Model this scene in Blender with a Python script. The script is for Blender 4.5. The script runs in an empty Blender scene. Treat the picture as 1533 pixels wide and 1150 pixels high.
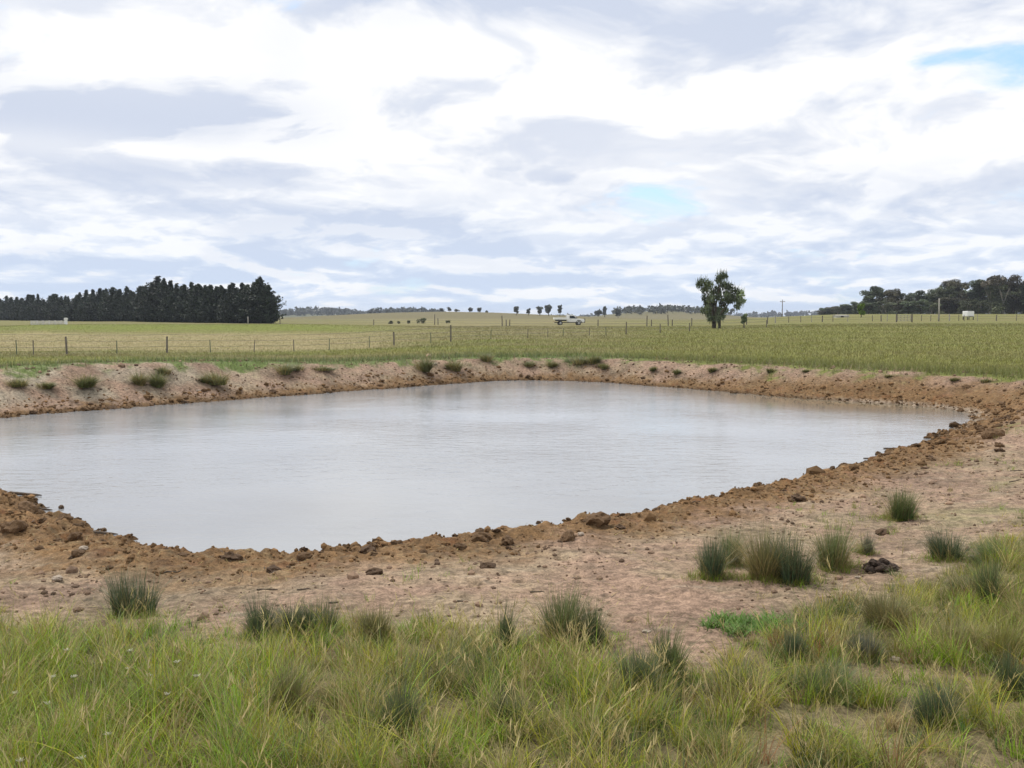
import bpy, math, random
import numpy as np
from mathutils import Vector, Matrix

random.seed(11)
rng = np.random.default_rng(11)
scene = bpy.context.scene
COL = scene.collection
R = math.radians

# ------------------------------------------------------------------ camera
EYE = 2.1                       # metres above the pond's water (z = 0)
FPX = 1533 * 35.0 / 36.0        # focal length in photo pixels
PITCH = math.atan2(95.0, FPX)
cam_data = bpy.data.cameras.new("camera")
cam_data.lens = 35.0
cam_data.sensor_width = 36.0
cam_data.clip_start = 0.05
cam_data.clip_end = 20000
cam = bpy.data.objects.new("camera", cam_data)
cam.location = (0, 0, EYE)
cam.rotation_euler = (math.pi / 2 - PITCH, 0, 0)
COL.objects.link(cam)
scene.camera = cam

# ------------------------------------------------------------------ exposure
scene.view_settings.view_transform = 'Standard'
scene.view_settings.look = 'None'
scene.view_settings.exposure = 0.12
scene.view_settings.gamma = 1.0
scene.view_settings.use_curve_mapping = False
scene.cycles.max_bounces = 6
scene.cycles.diffuse_bounces = 3
scene.cycles.transmission_bounces = 3
scene.cycles.transparent_max_bounces = 8
scene.cycles.volume_bounces = 0

# ------------------------------------------------------------------ world: sky with broken cloud
SUN_EL, SUN_AZ = R(56), R(-35)       # azimuth measured from +Y towards +X
world = bpy.data.worlds.new("World")
scene.world = world
world.use_nodes = True
WT = world.node_tree
WT.nodes.clear()


class NG:
    """small helper for node trees"""
    def __init__(s, t): s.t = t
    def n(s, typ, **kw):
        nd = s.t.nodes.new(typ)
        for k, v in kw.items(): setattr(nd, k, v)
        return nd
    def link(s, a, b): s.t.links.new(a, b)
    def put(s, sock, v):
        if hasattr(v, 'is_linked') or isinstance(v, bpy.types.NodeSocket): s.link(v, sock)
        else: sock.default_value = v
    def m(s, op, a, b=0.0, c=0.0, clamp=False):
        nd = s.n('ShaderNodeMath', operation=op, use_clamp=clamp)
        for i, v in enumerate((a, b, c)): s.put(nd.inputs[i], v)
        return nd.outputs[0]
    def v(s, op, a, b=(0, 0, 0), scale=None):
        nd = s.n('ShaderNodeVectorMath', operation=op)
        s.put(nd.inputs[0], a); s.put(nd.inputs[1], b)
        if scale is not None: s.put(nd.inputs['Scale'], scale)
        return nd.outputs['Value'] if op in ('DOT_PRODUCT', 'LENGTH') else nd.outputs[0]
    def noise(s, vec, scale, detail=4.0, rough=0.5, dist=0.0):
        nd = s.n('ShaderNodeTexNoise')
        if vec is not None: s.link(vec, nd.inputs['Vector'])
        nd.inputs['Scale'].default_value = scale
        nd.inputs['Detail'].default_value = detail
        nd.inputs['Roughness'].default_value = rough
        nd.inputs['Distortion'].default_value = dist
        return nd.outputs['Fac']
    def ss(s, x, a, b, lo=0.0, hi=1.0):
        nd = s.n('ShaderNodeMapRange', interpolation_type='SMOOTHSTEP')
        s.put(nd.inputs[0], x)
        for i, v in enumerate((a, b, lo, hi)): nd.inputs[i + 1].default_value = v
        return nd.outputs[0]
    def mix(s, f, a, b, mode='MIX'):
        nd = s.n('ShaderNodeMix', data_type='RGBA', blend_type=mode)
        s.put(nd.inputs[0], f); s.put(nd.inputs[6], a); s.put(nd.inputs[7], b)
        return nd.outputs[2]
    def comb(s, x, y, z):
        nd = s.n('ShaderNodeCombineXYZ')
        for i, v in enumerate((x, y, z)): s.put(nd.inputs[i], v)
        return nd.outputs[0]
    def sep(s, vec):
        nd = s.n('ShaderNodeSeparateXYZ'); s.link(vec, nd.inputs[0]); return nd.outputs


def build_world():
    g = NG(WT)
    tc = g.n('ShaderNodeTexCoord')
    d = g.v('NORMALIZE', tc.outputs['Generated'])
    x, y, z = g.sep(d)
    zz = g.m('MAXIMUM', z, 0.0)
    inv = g.m('DIVIDE', 1.0, g.m('ADD', zz, 0.26))
    p = g.comb(g.m('MULTIPLY', x, inv), g.m('MULTIPLY', y, inv), 0.0)
    az = g.m('ARCTAN2', x, y)
    el = g.m('ARCSINE', zz)

    def bump(a0, e0, sa, se, amp):
        u = g.m('DIVIDE', g.m('SUBTRACT', az, a0), sa)
        w = g.m('DIVIDE', g.m('SUBTRACT', el, e0), se)
        q = g.m('ADD', g.m('MULTIPLY', u, u), g.m('MULTIPLY', w, w))
        return g.m('MULTIPLY', g.m('EXPONENT', g.m('MULTIPLY', q, -1.0)), amp)

    def pxd(px, py):
        return math.atan((px - 766.5) / FPX), math.atan((480 - py) / FPX)

    # how thick the cloud is here, and a little higher up (flat dark bases, bright heads)
    warp = g.noise(p, 1.1, 3.0, 0.5)
    pw = g.v('ADD', p, g.comb(g.m('MULTIPLY', g.m('SUBTRACT', warp, 0.5), 0.9), g.m('MULTIPLY', g.m('SUBTRACT', warp, 0.5), 0.5), 7.3))
    up = g.v('MULTIPLY', pw, (0.92, 0.92, 1.0))
    n_here = g.noise(pw, 2.0, 9.0, 0.56)
    n_up = g.noise(up, 2.0, 8.0, 0.54)
    n_big = g.noise(g.v('ADD', p, (3.1, 1.7, 0)), 0.62, 3.0, 0.5)
    thin = [(1510, 150, .060, .022, -.21), (1420, 126, .060, .010, -.15), (410, 262, .10, .008, -.14), (535, 188, .02, .008, -.10),
            (720, 322, .03, .009, -.07), (190, 340, .08, .008, -.12), (80, 35, .03, .01, -.10)]
    dens = n_here
    for px, py, sa, se, amp in thin:
        a, e = pxd(px, py)
        dens = g.m('ADD', dens, bump(a, e, sa, se, amp))
    # broad grey undersides seen in the photograph
    dark = [(70, 190, .15, .030, .80), (260, 198, .14, .020, .50), (760, 5, .25, .028, .22), (420, 95, .13, .045, .34), (800, 285, .11, .018, .40),
            (1180, 5, .22, .05, .18), (500, 320, .16, .015, .30), (1380, 300, .12, .014, .36), (130, 300, .1, .013, .30), (900, 335, .3, .010, .18), (560, 400, .32, .012, .16), (1200, 372, .25, .014, .16)]
    diff = g.m('SUBTRACT', n_here, n_up)
    head = g.ss(diff, -.015, .085)
    base = g.ss(diff, .015, -.10)
    shade = g.m('ADD', g.m('MULTIPLY', g.ss(n_up, .46, .66), .42), g.m('MULTIPLY', g.ss(n_big, .42, .62), .36))
    shade = g.m('ADD', shade, g.m('MULTIPLY', base, .50))
    shade = g.m('SUBTRACT', shade, g.m('MULTIPLY', head, .60), clamp=True)
    br = None
    for px, py, sa, se, amp in dark:
        a, e = pxd(px, py)
        b = bump(a, e, sa, se, amp)
        br = b if br is None else g.m('ADD', br, b)
    fray = g.ss(g.noise(pw, 3.2, 8.0, .6), .30, .66, .30, 1.15)
    shade = g.m('ADD', shade, g.m('MULTIPLY', br, fray), clamp=True)
    lights = [(640, 105, .16, .030, .34), (960, 215, .25, .035, .22), (180, 70, .14, .05, .42), (60, 245, .12, .016, .4), (400, 300, .12, .012, .35)]
    for px, py, sa, se, amp in lights:
        a, e = pxd(px, py)
        shade = g.m('SUBTRACT', shade, bump(a, e, sa, se, amp), clamp=True)
    # layered streaks near the horizon
    lowmask = g.ss(el, R(1.5), R(10.0), 1.0, 0.0)
    lw = g.m('MULTIPLY', g.m('SUBTRACT', g.noise(g.comb(g.m('MULTIPLY', az, 4.0), g.m('MULTIPLY', el, 22.0), 5.0), 1.0, 3.0, .5), .5), 1.2)
    qx = g.m('ADD', g.m('MULTIPLY', az, 9.5), lw)
    # rows of cloud close up towards the horizon
    qy = g.m('MULTIPLY', g.m('POWER', g.m('ADD', el, .012), .62), 18.0)
    lo = g.noise(g.comb(qx, qy, 2.0), 1.0, 8.0, .58)
    lo_up = g.noise(g.comb(qx, g.m('ADD', qy, .26), 2.0), 1.0, 6.0, .55)
    ldiff = g.m('SUBTRACT', lo, lo_up)
    lhead = g.ss(ldiff, -.01, .085); lbase = g.ss(ldiff, .01, -.10)
    lshade = g.m('ADD', g.m('SUBTRACT', g.m('ADD', .34, g.m('MULTIPLY', lbase, .50)), g.m('MULTIPLY', lhead, .60)), g.m('MULTIPLY', g.ss(lo, .58, .40), .22), clamp=True)
    shade = g.m('ADD', g.m('MULTIPLY', shade, g.m('SUBTRACT', 1.0, g.m('MULTIPLY', lowmask, .75))), g.m('MULTIPLY', lshade, lowmask), clamp=True)
    litst = g.m('MULTIPLY', lhead, lowmask)

    sky = g.n('ShaderNodeTexSky', sky_type='NISHITA')
    sky.sun_disc = False
    sky.sun_elevation = SUN_EL
    sky.sun_rotation = SUN_AZ
    sky.air_density = 1.0
    sky.dust_density = 1.5
    S = 10.0
    bright = (.95 * S, .955 * S, .97 * S, 1)
    grey = (.595 * S, .655 * S, .785 * S, 1)
    cloud = g.mix(shade, bright, grey)
    veil = g.mix(.52, g.v('MULTIPLY', sky.outputs[0], (1.5, 1.75, 2.0)), (.50 * S, .72 * S, .93 * S, 1))
    dens = g.m('ADD', dens, g.m('MULTIPLY', g.m('SUBTRACT', g.noise(pw, 6.0, 7.0, .62), .5), .30))
    cover = g.ss(dens, .23, .40)
    col = g.mix(cover, veil, cloud)
    # paler, bluer air low down
    low = g.ss(el, R(-1.0), R(9.0), .55, 0.0)
    low = g.m('MULTIPLY', low, g.m('SUBTRACT', 1.0, g.m('MULTIPLY', litst, .75)))
    col = g.mix(low, col, (.58 * S, .73 * S, .95 * S, 1))
    bg = g.n('ShaderNodeBackground')
    bg.inputs['Strength'].default_value = 0.1
    g.link(col, bg.inputs['Color'])
    out = g.n('ShaderNodeOutputWorld')
    g.link(bg.outputs[0], out.inputs['Surface'])


build_world()

sun_data = bpy.data.lights.new("sun", 'SUN')
sun_data.energy = 3.0
sun_data.angle = R(6)
sun_data.color = (1.0, .96, .89)
sun = bpy.data.objects.new("sun", sun_data)
sdir = Vector((math.sin(SUN_AZ) * math.cos(SUN_EL), math.cos(SUN_AZ) * math.cos(SUN_EL), math.sin(SUN_EL)))
sun.rotation_euler = sdir.to_track_quat('Z', 'Y').to_euler()
sun.location = (0, 0, 60)
COL.objects.link(sun)

# ------------------------------------------------------------------ number helpers
def ss01(t):
    t = np.clip(t, 0, 1); return t * t * (3 - 2 * t)
def sstep(a, b, x): return ss01((x - a) / (b - a))

def _hash(ix, iy, seed):
    h = (ix.astype(np.int64) * 374761393 + iy.astype(np.int64) * 668265263 + seed * 974634777) & 0xFFFFFFFF
    h = ((h ^ (h >> 13)) * 1274126177) & 0xFFFFFFFF
    h = (h ^ (h >> 16)) & 0xFFFFFFFF
    return h
def perlin(x, y, seed=0):
    x = np.asarray(x, float); y = np.asarray(y, float)
    ix = np.floor(x); iy = np.floor(y); fx = x - ix; fy = y - iy
    u = fx * fx * fx * (fx * (fx * 6 - 15) + 10); v = fy * fy * fy * (fy * (fy * 6 - 15) + 10)
    def gr(ax, ay, dx, dy):
        a = _hash(ix + ax, iy + ay, seed) * (2 * math.pi / 4294967296.0)
        return np.cos(a) * dx + np.sin(a) * dy
    n0 = gr(0, 0, fx, fy) * (1 - u) + gr(1, 0, fx - 1, fy) * u
    n1 = gr(0, 1, fx, fy - 1) * (1 - u) + gr(1, 1, fx - 1, fy - 1) * u
    return (n0 * (1 - v) + n1 * v) * 1.5
def fbm(x, y, seed=0, o=4, g=.5):
    s = 0; a = 1; t = 0
    for k in range(o):
        s = s + a * perlin(x * 2 ** k, y * 2 ** k, seed + k * 17); t += a; a *= g
    return s / t

# pixel (of the 1533 x 1150 photograph) -> ray
CP, SP = math.cos(PITCH), math.sin(PITCH)
def ray(px, py):
    u = (px - 766.5) / FPX; w = (575 - py) / FPX
    return np.array([u, CP + w * SP, -SP + w * CP])
def at_z(px, py, z):
    d = ray(px, py); t = (z - EYE) / d[2]
    return d[0] * t, d[1] * t
def proj(x, y, z):
    dz = z - EYE
    dep = y * CP - dz * SP
    dep = np.where(np.abs(dep) < 1e-3, 1e-3, dep)
    return 766.5 + FPX * x / dep, 575 - FPX * (y * SP + dz * CP) / dep

# ------------------------------------------------------------------ pond outline (world)
shore_px = [(0, 735), (30, 745), (70, 766), (110, 787), (150, 797), (200, 812), (240, 825), (290, 830), (340, 833), (390, 834), (440, 832), (490, 828), (550, 821),
            (600, 818), (650, 814), (700, 805), (760, 800), (820, 795), (880, 783), (940, 771), (1000, 759), (1060, 750), (1110, 738), (1160, 727),
            (1210, 712), (1260, 701), (1310, 689), (1360, 669), (1400, 655), (1440, 639), (1456, 627), (1447, 620), (1420, 614), (1360, 607), (1280, 602),
            (1200, 597), (1120, 590), (1040, 583), (960, 577), (880, 572), (820, 570), (770, 570), (720, 572), (650, 577), (580, 582), (500, 588),
            (420, 594), (340, 600), (260, 606), (180, 612), (100, 618), (0, 627), (-120, 638), (-230, 652), (-290, 668), (-250, 688), (-120, 708)]
SH = np.array([at_z(a, b, 0.0) for a, b in shore_px])
def catmull(P, k=5):
    out = []
    n = len(P)
    for i in range(n):
        p0, p1, p2, p3 = P[i - 1], P[i], P[(i + 1) % n], P[(i + 2) % n]
        for t in np.arange(k) / k:
            out.append(.5 * ((2 * p1) + (-p0 + p2) * t + (2 * p0 - 5 * p1 + 4 * p2 - p3) * t * t + (-p0 + 3 * p1 - 3 * p2 + p3) * t ** 3))
    return np.array(out)
SHC = catmull(SH, 4)
GX0, GX1, GY0, GY1, GS = -45.0, 40.0, -12.0, 62.0, 0.2
gx = np.arange(GX0, GX1 + GS, GS); gy = np.arange(GY0, GY1 + GS, GS)
def _sd(px, py, P):
    best = np.full(px.shape, 1e9); inside = np.zeros(px.shape, bool)
    n = len(P)
    for i in range(n):
        a = P[i]; b = P[(i + 1) % n]
        e = b - a; L = e @ e + 1e-12
        t = np.clip(((px - a[0]) * e[0] + (py - a[1]) * e[1]) / L, 0, 1)
        best = np.minimum(best, (px - a[0] - t * e[0]) ** 2 + (py - a[1] - t * e[1]) ** 2)
        c = ((a[1] > py) != (b[1] > py)) & (px < (b[0] - a[0]) * (py - a[1]) / (b[1] - a[1] + 1e-12) + a[0])
        inside ^= c
    d = np.sqrt(best)
    return np.where(inside, -d, d)
_GXX, _GYY = np.meshgrid(gx, gy)
SDG = _sd(_GXX, _GYY, SHC)
def sdist(x, y):
    x = np.asarray(x, float); y = np.asarray(y, float)
    fx = np.clip((x - GX0) / GS, 0, len(gx) - 1.001); fy = np.clip((y - GY0) / GS, 0, len(gy) - 1.001)
    i = fx.astype(int); j = fy.astype(int); a = fx - i; b = fy - j
    s = (SDG[j, i] * (1 - a) + SDG[j, i + 1] * a) * (1 - b) + (SDG[j + 1, i] * (1 - a) + SDG[j + 1, i + 1] * a) * b
    out = np.maximum(np.maximum(GX0 - x, x - GX1), np.maximum(GY0 - y, y - GY1))
    s = s + np.maximum(out, 0)
    j1 = .16 * perlin(x * .8, y * .8, 5) + .08 * perlin(x * 2.6, y * 2.6, 6)
    return s + j1 * np.exp(-np.abs(s) / 3.0)

# ------------------------------------------------------------------ ground height
FD = np.array([-200, 0, 15, 37, 60, 80, 110, 170, 300, 600, 1200, 6100.])
FZ = np.array([.6, .55, .60, .64, .74, .85, 1.12, 1.32, 2.0, 2.25, 2.3, 2.3])
def hillb(x, y, px, D, dz, sx, sy):
    cx = (px - 766.5) / FPX * D
    return dz * np.exp(-((x - cx) / sx) ** 2 - ((y - D) / sy) ** 2)
HILLS = [(690, 780, 5.5, 95, 190), (560, 720, 1.6, 70, 160), (840, 640, 1.0, 70, 150),
         (490, 1900, 13, 85, 320), (620, 1600, 9.5, 100, 260), (965, 1150, 8.8, 75, 200), (1035, 1180, 4.0, 60, 200), (870, 2600, 6, 150, 350),
         (1150, 2700, 8, 190, 400), (300, 2500, 12, 260, 500), (1330, 2300, 8, 230, 380), (60, 2400, 10, 300, 500), (1600, 2200, 10, 260, 400)]
def field(x, y):
    yy = np.maximum(y, 1.0); k = x / yy
    D = y
    z = np.interp(D, FD, FZ)
    left = sstep(-.02, -.22, k) * (y > 5)
    z = z - left * (.42 * sstep(34, 62, D) * (1 - sstep(96, 118, D)))
    berm = left * sstep(-.72, -.49, k) if False else left * sstep(-.56, -.46, k)
    z = z + berm * .42 * np.exp(-((D - 126) / 15.0) ** 2) - left * .25 * sstep(150, 200, D) * (1 - sstep(300, 420, D))
    right = sstep(.16, .36, k) * (y > 5)
    z = z + right * (.35 * sstep(40, 110, D) + 1.75 * sstep(130, 330, D))
    for h in HILLS: z = z + hillb(x, y, *h)
    far = sstep(60, 400, D)
    z = z + .22 * far * fbm(x / 45., y / 45., 40, 3) + .05 * fbm(x / 9., y / 9., 41, 3) * sstep(30, 60, np.hypot(x, y))
    return z
def H(x, y, micro=True):
    x = np.asarray(x, float); y = np.asarray(y, float)
    sd = sdist(x, y)
    F = field(x, y)
    yy = np.maximum(y, 1.0); k = x / yy
    wn = 1 - sstep(12.5, 19.5, y)
    s = np.maximum(sd, 0)
    leftb = sstep(-.12, -.40, k) * (y > 6)
    crest = F + leftb * .30 * np.exp(-((s - 3.4) / 2.4) ** 2) + .08 * np.exp(-((s - 2.6) / 1.4) ** 2)
    W = 1.95 + .80 * leftb + .3 * perlin(x * .25, y * .25, 9)
    zf = crest * (.75 * ss01(s / W) + .25 * np.clip(s / W, 0, 1))
    zn = .07 * ss01(s / .35) + np.minimum(.060 * s, .52) + .05 * np.exp(-((s - .7) / .4) ** 2)
    z = zf * (1 - wn) + zn * wn
    zin = np.maximum(-.40 * np.maximum(-sd, 0), -1.6)
    z = np.where(sd < 0, zin, z)
    if micro:
        r = np.hypot(x, y)
        near = 1 - sstep(40, 75, r)
        cm = np.exp(-(s / 1.0) ** 2) * np.exp(-np.maximum(-sd, 0) / .12)
        bil = np.abs(fbm(x * 2.6, y * 2.6, 21, 3)) * 2.0
        rid = 1 - np.abs(fbm(x * 5.5, y * 5.5, 27, 2)) * 2.2
        z = z + near * cm * (.085 * (bil - .35) + .020 * (rid - .55) + .045 * fbm(x * 9, y * 9, 22, 3))
        soil = near * sstep(-.1, .3, sd)
        z = z + soil * (.035 * fbm(x * .9, y * .9, 23, 3) + .022 * fbm(x * 4, y * 4, 24, 3) + .009 * fbm(x * 17, y * 17, 25, 2))
        z = z + hoof(x, y) * sstep(.9, 1.4, sd)
        gul = leftb * np.exp(-((s - 1.8) / 1.2) ** 2) * near
        z = z - gul * .16 * np.abs(perlin(x * .7, y * .3, 26))
    return z
HX0, HY0, HS = -8.0, 4.0, .02
HG = np.zeros((651, 951))
def press_hoofprints():
    r = np.random.default_rng(5)
    for q in range(170):
        x, y = r.uniform(-7, 10.5), r.uniform(5.2, 16)
        if abs(x) > y * .56 + .5: continue
        a = r.uniform(0, 6.28)
        for st in range(int(r.integers(1, 5))):
            cx = x + .45 * st * math.cos(a) + r.normal(0, .07); cy = y + .45 * st * math.sin(a) + r.normal(0, .07)
            i, j = int((cx - HX0) / HS), int((cy - HY0) / HS)
            if not (8 < i < 942 and 8 < j < 642): continue
            jj, ii = np.mgrid[-7:8, -7:8]
            d = np.hypot(ii * HS * 1.1, jj * HS) / r.uniform(.045, .07)
            HG[j - 7:j + 8, i - 7:i + 8] += -r.uniform(.022, .048) * np.exp(-d ** 4) + .008 * np.exp(-((d - 1.25) / .3) ** 2)
press_hoofprints()
def hoof(x, y):
    fx = np.clip((x - HX0) / HS, 0, 949.99); fy = np.clip((y - HY0) / HS, 0, 649.99)
    i = fx.astype(int); j = fy.astype(int); a = fx - i; b = fy - j
    return (HG[j, i] * (1 - a) + HG[j, i + 1] * a) * (1 - b) + (HG[j + 1, i] * (1 - a) + HG[j + 1, i + 1] * a) * b
def ground_at(px, py, micro=False):
    d = ray(px, py)
    t = np.concatenate([np.linspace(1.5, 60, 1400), np.geomspace(60.2, 4000, 1500)])
    X = d[0] * t; Y = d[1] * t; Z = EYE + d[2] * t
    h = np.maximum(H(X, Y, micro), 0.0)
    below = np.nonzero(Z <= h)[0]
    i = below[0] if len(below) else len(t) - 1
    return float(X[i]), float(Y[i]), float(h[i])
def at_D(px, D, sink=0.0):
    x = (px - 766.5) / FPX * D * 1.0
    # D is depth along the viewing axis on level ground, close to y
    return x, D, float(H(x, D)) - sink
def z1(x, y): return float(H(x, y))

# ------------------------------------------------------------------ mesh helpers
def mesh_np(name, V, F, mat=None, col=None, smooth=True, attrs=None):
    me = bpy.data.meshes.new(name)
    V = np.asarray(V, np.float32); F = np.asarray(F, np.int32)
    k = F.shape[1]
    me.vertices.add(len(V)); me.vertices.foreach_set('co', V.ravel())
    me.loops.add(F.size); me.loops.foreach_set('vertex_index', F.ravel())
    me.polygons.add(len(F))
    me.polygons.foreach_set('loop_start', np.arange(0, F.size, k, dtype=np.int32))
    me.polygons.foreach_set('loop_total', np.full(len(F), k, np.int32))
    me.polygons.foreach_set('use_smooth', np.full(len(F), smooth))
    if col is not None:
        c = np.ones((len(V), 4), np.float32); c[:, :3] = col
        a = me.color_attributes.new('col', 'FLOAT_COLOR', 'POINT'); a.data.foreach_set('color', c.ravel())
    me.update(); me.validate()
    if mat: me.materials.append(mat)
    return me
def link(name, me, parent=None, loc=(0, 0, 0)):
    o = bpy.data.objects.new(name, me); o.location = loc; COL.objects.link(o)
    if parent: o.parent = parent
    return o
def tag(o, label=None, cat=None, group=None, kind=None):
    if label: o['label'] = label
    if cat: o['category'] = cat
    if group: o['group'] = group
    if kind: o['kind'] = kind
    return o
def empty(name, label, cat, loc=(0, 0, 0), rz=0, group=None):
    o = bpy.data.objects.new(name, None); o.empty_display_size = .2
    o.location = loc; o.rotation_euler = (0, 0, rz); COL.objects.link(o)
    return tag(o, label, cat, group)
def copy_tree(o, parent=None):
    c = o.copy(); COL.objects.link(c)
    if parent: c.parent = parent
    for ch in list(o.children): copy_tree(ch, c)
    return c

class MB:
    """collects boxes, tubes and loose quads, built as ONE mesh"""
    def __init__(s): s.v = []; s.f = []
    def add(s, V, F):
        o = len(s.v); s.v += [tuple(p) for p in V]; s.f += [tuple(i + o for i in f) for f in F]
    def box(s, x0, x1, y0, y1, z0, z1, taper=None):
        V = [(x0, y0, z0), (x1, y0, z0), (x1, y1, z0), (x0, y1, z0), (x0, y0, z1), (x1, y0, z1), (x1, y1, z1), (x0, y1, z1)]
        s.add(V, [(3, 2, 1, 0), (4, 5, 6, 7), (0, 1, 5, 4), (1, 2, 6, 5), (2, 3, 7, 6), (3, 0, 4, 7)])
    def tube(s, pts, radii, n=8, cap=True):
        pts = [Vector(p) for p in pts]; rings = []
        for i, p in enumerate(pts):
            t = (pts[min(i + 1, len(pts) - 1)] - pts[max(i - 1, 0)]).normalized()
            a = t.cross(Vector((0, 1, .01))) if abs(t.y) < .9 else t.cross(Vector((1, 0, 0)))
            a.normalize(); b = t.cross(a)
            rr = radii[i] if hasattr(radii, '__len__') else radii
            rings.append([p + (a * math.cos(2 * math.pi * k / n) + b * math.sin(2 * math.pi * k / n)) * rr for k in range(n)])
        V = [p for r_ in rings for p in r_]
        F = [(i * n + k, i * n + (k + 1) % n, (i + 1) * n + (k + 1) % n, (i + 1) * n + k) for i in range(len(pts) - 1) for k in range(n)]
        if cap: F += [tuple(reversed(range(n))), tuple((len(pts) - 1) * n + k for k in range(n))]
        s.add(V, F)
    def prism(s, prof, y0, y1):
        """profile in x-z, extruded along y"""
        n = len(prof)
        V = [(x, y0, z) for x, z in prof] + [(x, y1, z) for x, z in prof]
        s.add(V, [tuple(range(n)), tuple(reversed(range(n, 2 * n)))] + [(i, i + n, (i + 1) % n + n, (i + 1) % n) for i in range(n)])
    def build(s, name, mat, parent=None, smooth=False, bevel=0, loc=(0, 0, 0)):
        me = bpy.data.meshes.new(name); me.from_pydata(s.v, [], s.f); me.materials.append(mat)
        if smooth:
            for p in me.polygons: p.use_smooth = True
        import bmesh
        bm = bmesh.new(); bm.from_mesh(me)
        bmesh.ops.recalc_face_normals(bm, faces=bm.faces)
        if bevel: bmesh.ops.bevel(bm, geom=list(bm.edges), offset=bevel, segments=2, affect='EDGES', profile=.6, clamp_overlap=True)
        bm.to_mesh(me); bm.free()
        return link(name, me, parent, loc)

# ------------------------------------------------------------------ materials
def new_mat(name):
    m = bpy.data.materials.new(name); m.use_nodes = True
    t = m.node_tree; t.nodes.clear()
    g = NG(t)
    out = g.n('ShaderNodeOutputMaterial')
    return m, g, out
def mat_plain(name, color, rough=.6, var=.25, scale=6.0, metal=0.0, bump=.1, spec=.4):
    m, g, out = new_mat(name)
    tc = g.n('ShaderNodeTexCoord')
    n = g.noise(tc.outputs['Object'], scale, 5, .6)
    f = g.ss(n, .3, .7, 1 - var, 1 + var)
    c = g.v('SCALE', (color[0], color[1], color[2]), scale=f)
    p = g.n('ShaderNodeBsdfPrincipled')
    g.link(c, p.inputs['Base Color'])
    p.inputs['Roughness'].default_value = rough; p.inputs['Metallic'].default_value = metal
    p.inputs['Specular IOR Level'].default_value = spec
    if bump:
        b = g.n('ShaderNodeBump'); b.inputs['Strength'].default_value = bump; b.inputs['Distance'].default_value = .02
        g.link(n, b.inputs['Height']); g.link(b.outputs[0], p.inputs['Normal'])
    g.link(p.outputs[0], out.inputs['Surface'])
    return m
def mat_leaf(name, gain=1.0, trans=.3, rough=.55, objvar=.0, soft=0.0):
    """colour comes from each blade's or leaf clump's own colour attribute"""
    m, g, out = new_mat(name)
    a = g.n('ShaderNodeAttribute', attribute_name='col')
    c = a.outputs['Color']
    if objvar:
        oi = g.n('ShaderNodeObjectInfo')
        c = g.v('SCALE', c, scale=g.ss(oi.outputs['Random'], 0, 1, gain * (1 - objvar), gain * (1 + objvar)))
    elif gain != 1: c = g.v('SCALE', c, scale=gain)
    p = g.n('ShaderNodeBsdfPrincipled'); p.inputs['Roughness'].default_value = rough
    p.inputs['Specular IOR Level'].default_value = .25
    g.link(c, p.inputs['Base Color'])
    t = g.n('ShaderNodeBsdfTranslucent'); g.link(c, t.inputs['Color'])
    if soft:   # thin blades scatter light mostly upwards: soften each blade's facing
        geo = g.n('ShaderNodeNewGeometry')
        nn = g.v('NORMALIZE', g.v('ADD', g.v('SCALE', geo.outputs['Normal'], scale=1 - soft), (0, 0, soft)))
        g.link(nn, p.inputs['Normal'])
    mx = g.n('ShaderNodeMixShader'); mx.inputs[0].default_value = trans
    g.link(p.outputs[0], mx.inputs[1]); g.link(t.outputs[0], mx.inputs[2])
    g.link(mx.outputs[0], out.inputs['Surface'])
    return m
def mat_ground():
    m, g, out = new_mat('ground')
    a = g.n('ShaderNodeAttribute', attribute_name='col')
    tc = g.n('ShaderNodeTexCoord'); P = tc.outputs['Object']
    n1 = g.noise(P, 1.7, 6, .6); n2 = g.noise(P, 14, 6, .65); n3 = g.noise(P, 70, 4, .6)
    f = g.m('MULTIPLY', g.ss(n1, .25, .75, .80, 1.20), g.m('MULTIPLY', g.ss(n2, .3, .7, .62, 1.34), g.ss(n3, .3, .68, .70, 1.28)))
    c = g.v('SCALE', a.outputs['Color'], scale=f)
    p = g.n('ShaderNodeBsdfPrincipled'); p.inputs['Roughness'].default_value = .95
    p.inputs['Specular IOR Level'].default_value = .15
    g.link(c, p.inputs['Base Color'])
    b = g.n('ShaderNodeBump'); b.inputs['Strength'].default_value = .8; b.inputs['Distance'].default_value = .03
    hsum = g.m('ADD', g.m('MULTIPLY', n2, .8), g.m('MULTIPLY', n3, .35))
    g.link(hsum, b.inputs['Height']); g.link(b.outputs[0], p.inputs['Normal'])
    g.link(p.outputs[0], out.inputs['Surface'])
    return m
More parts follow.
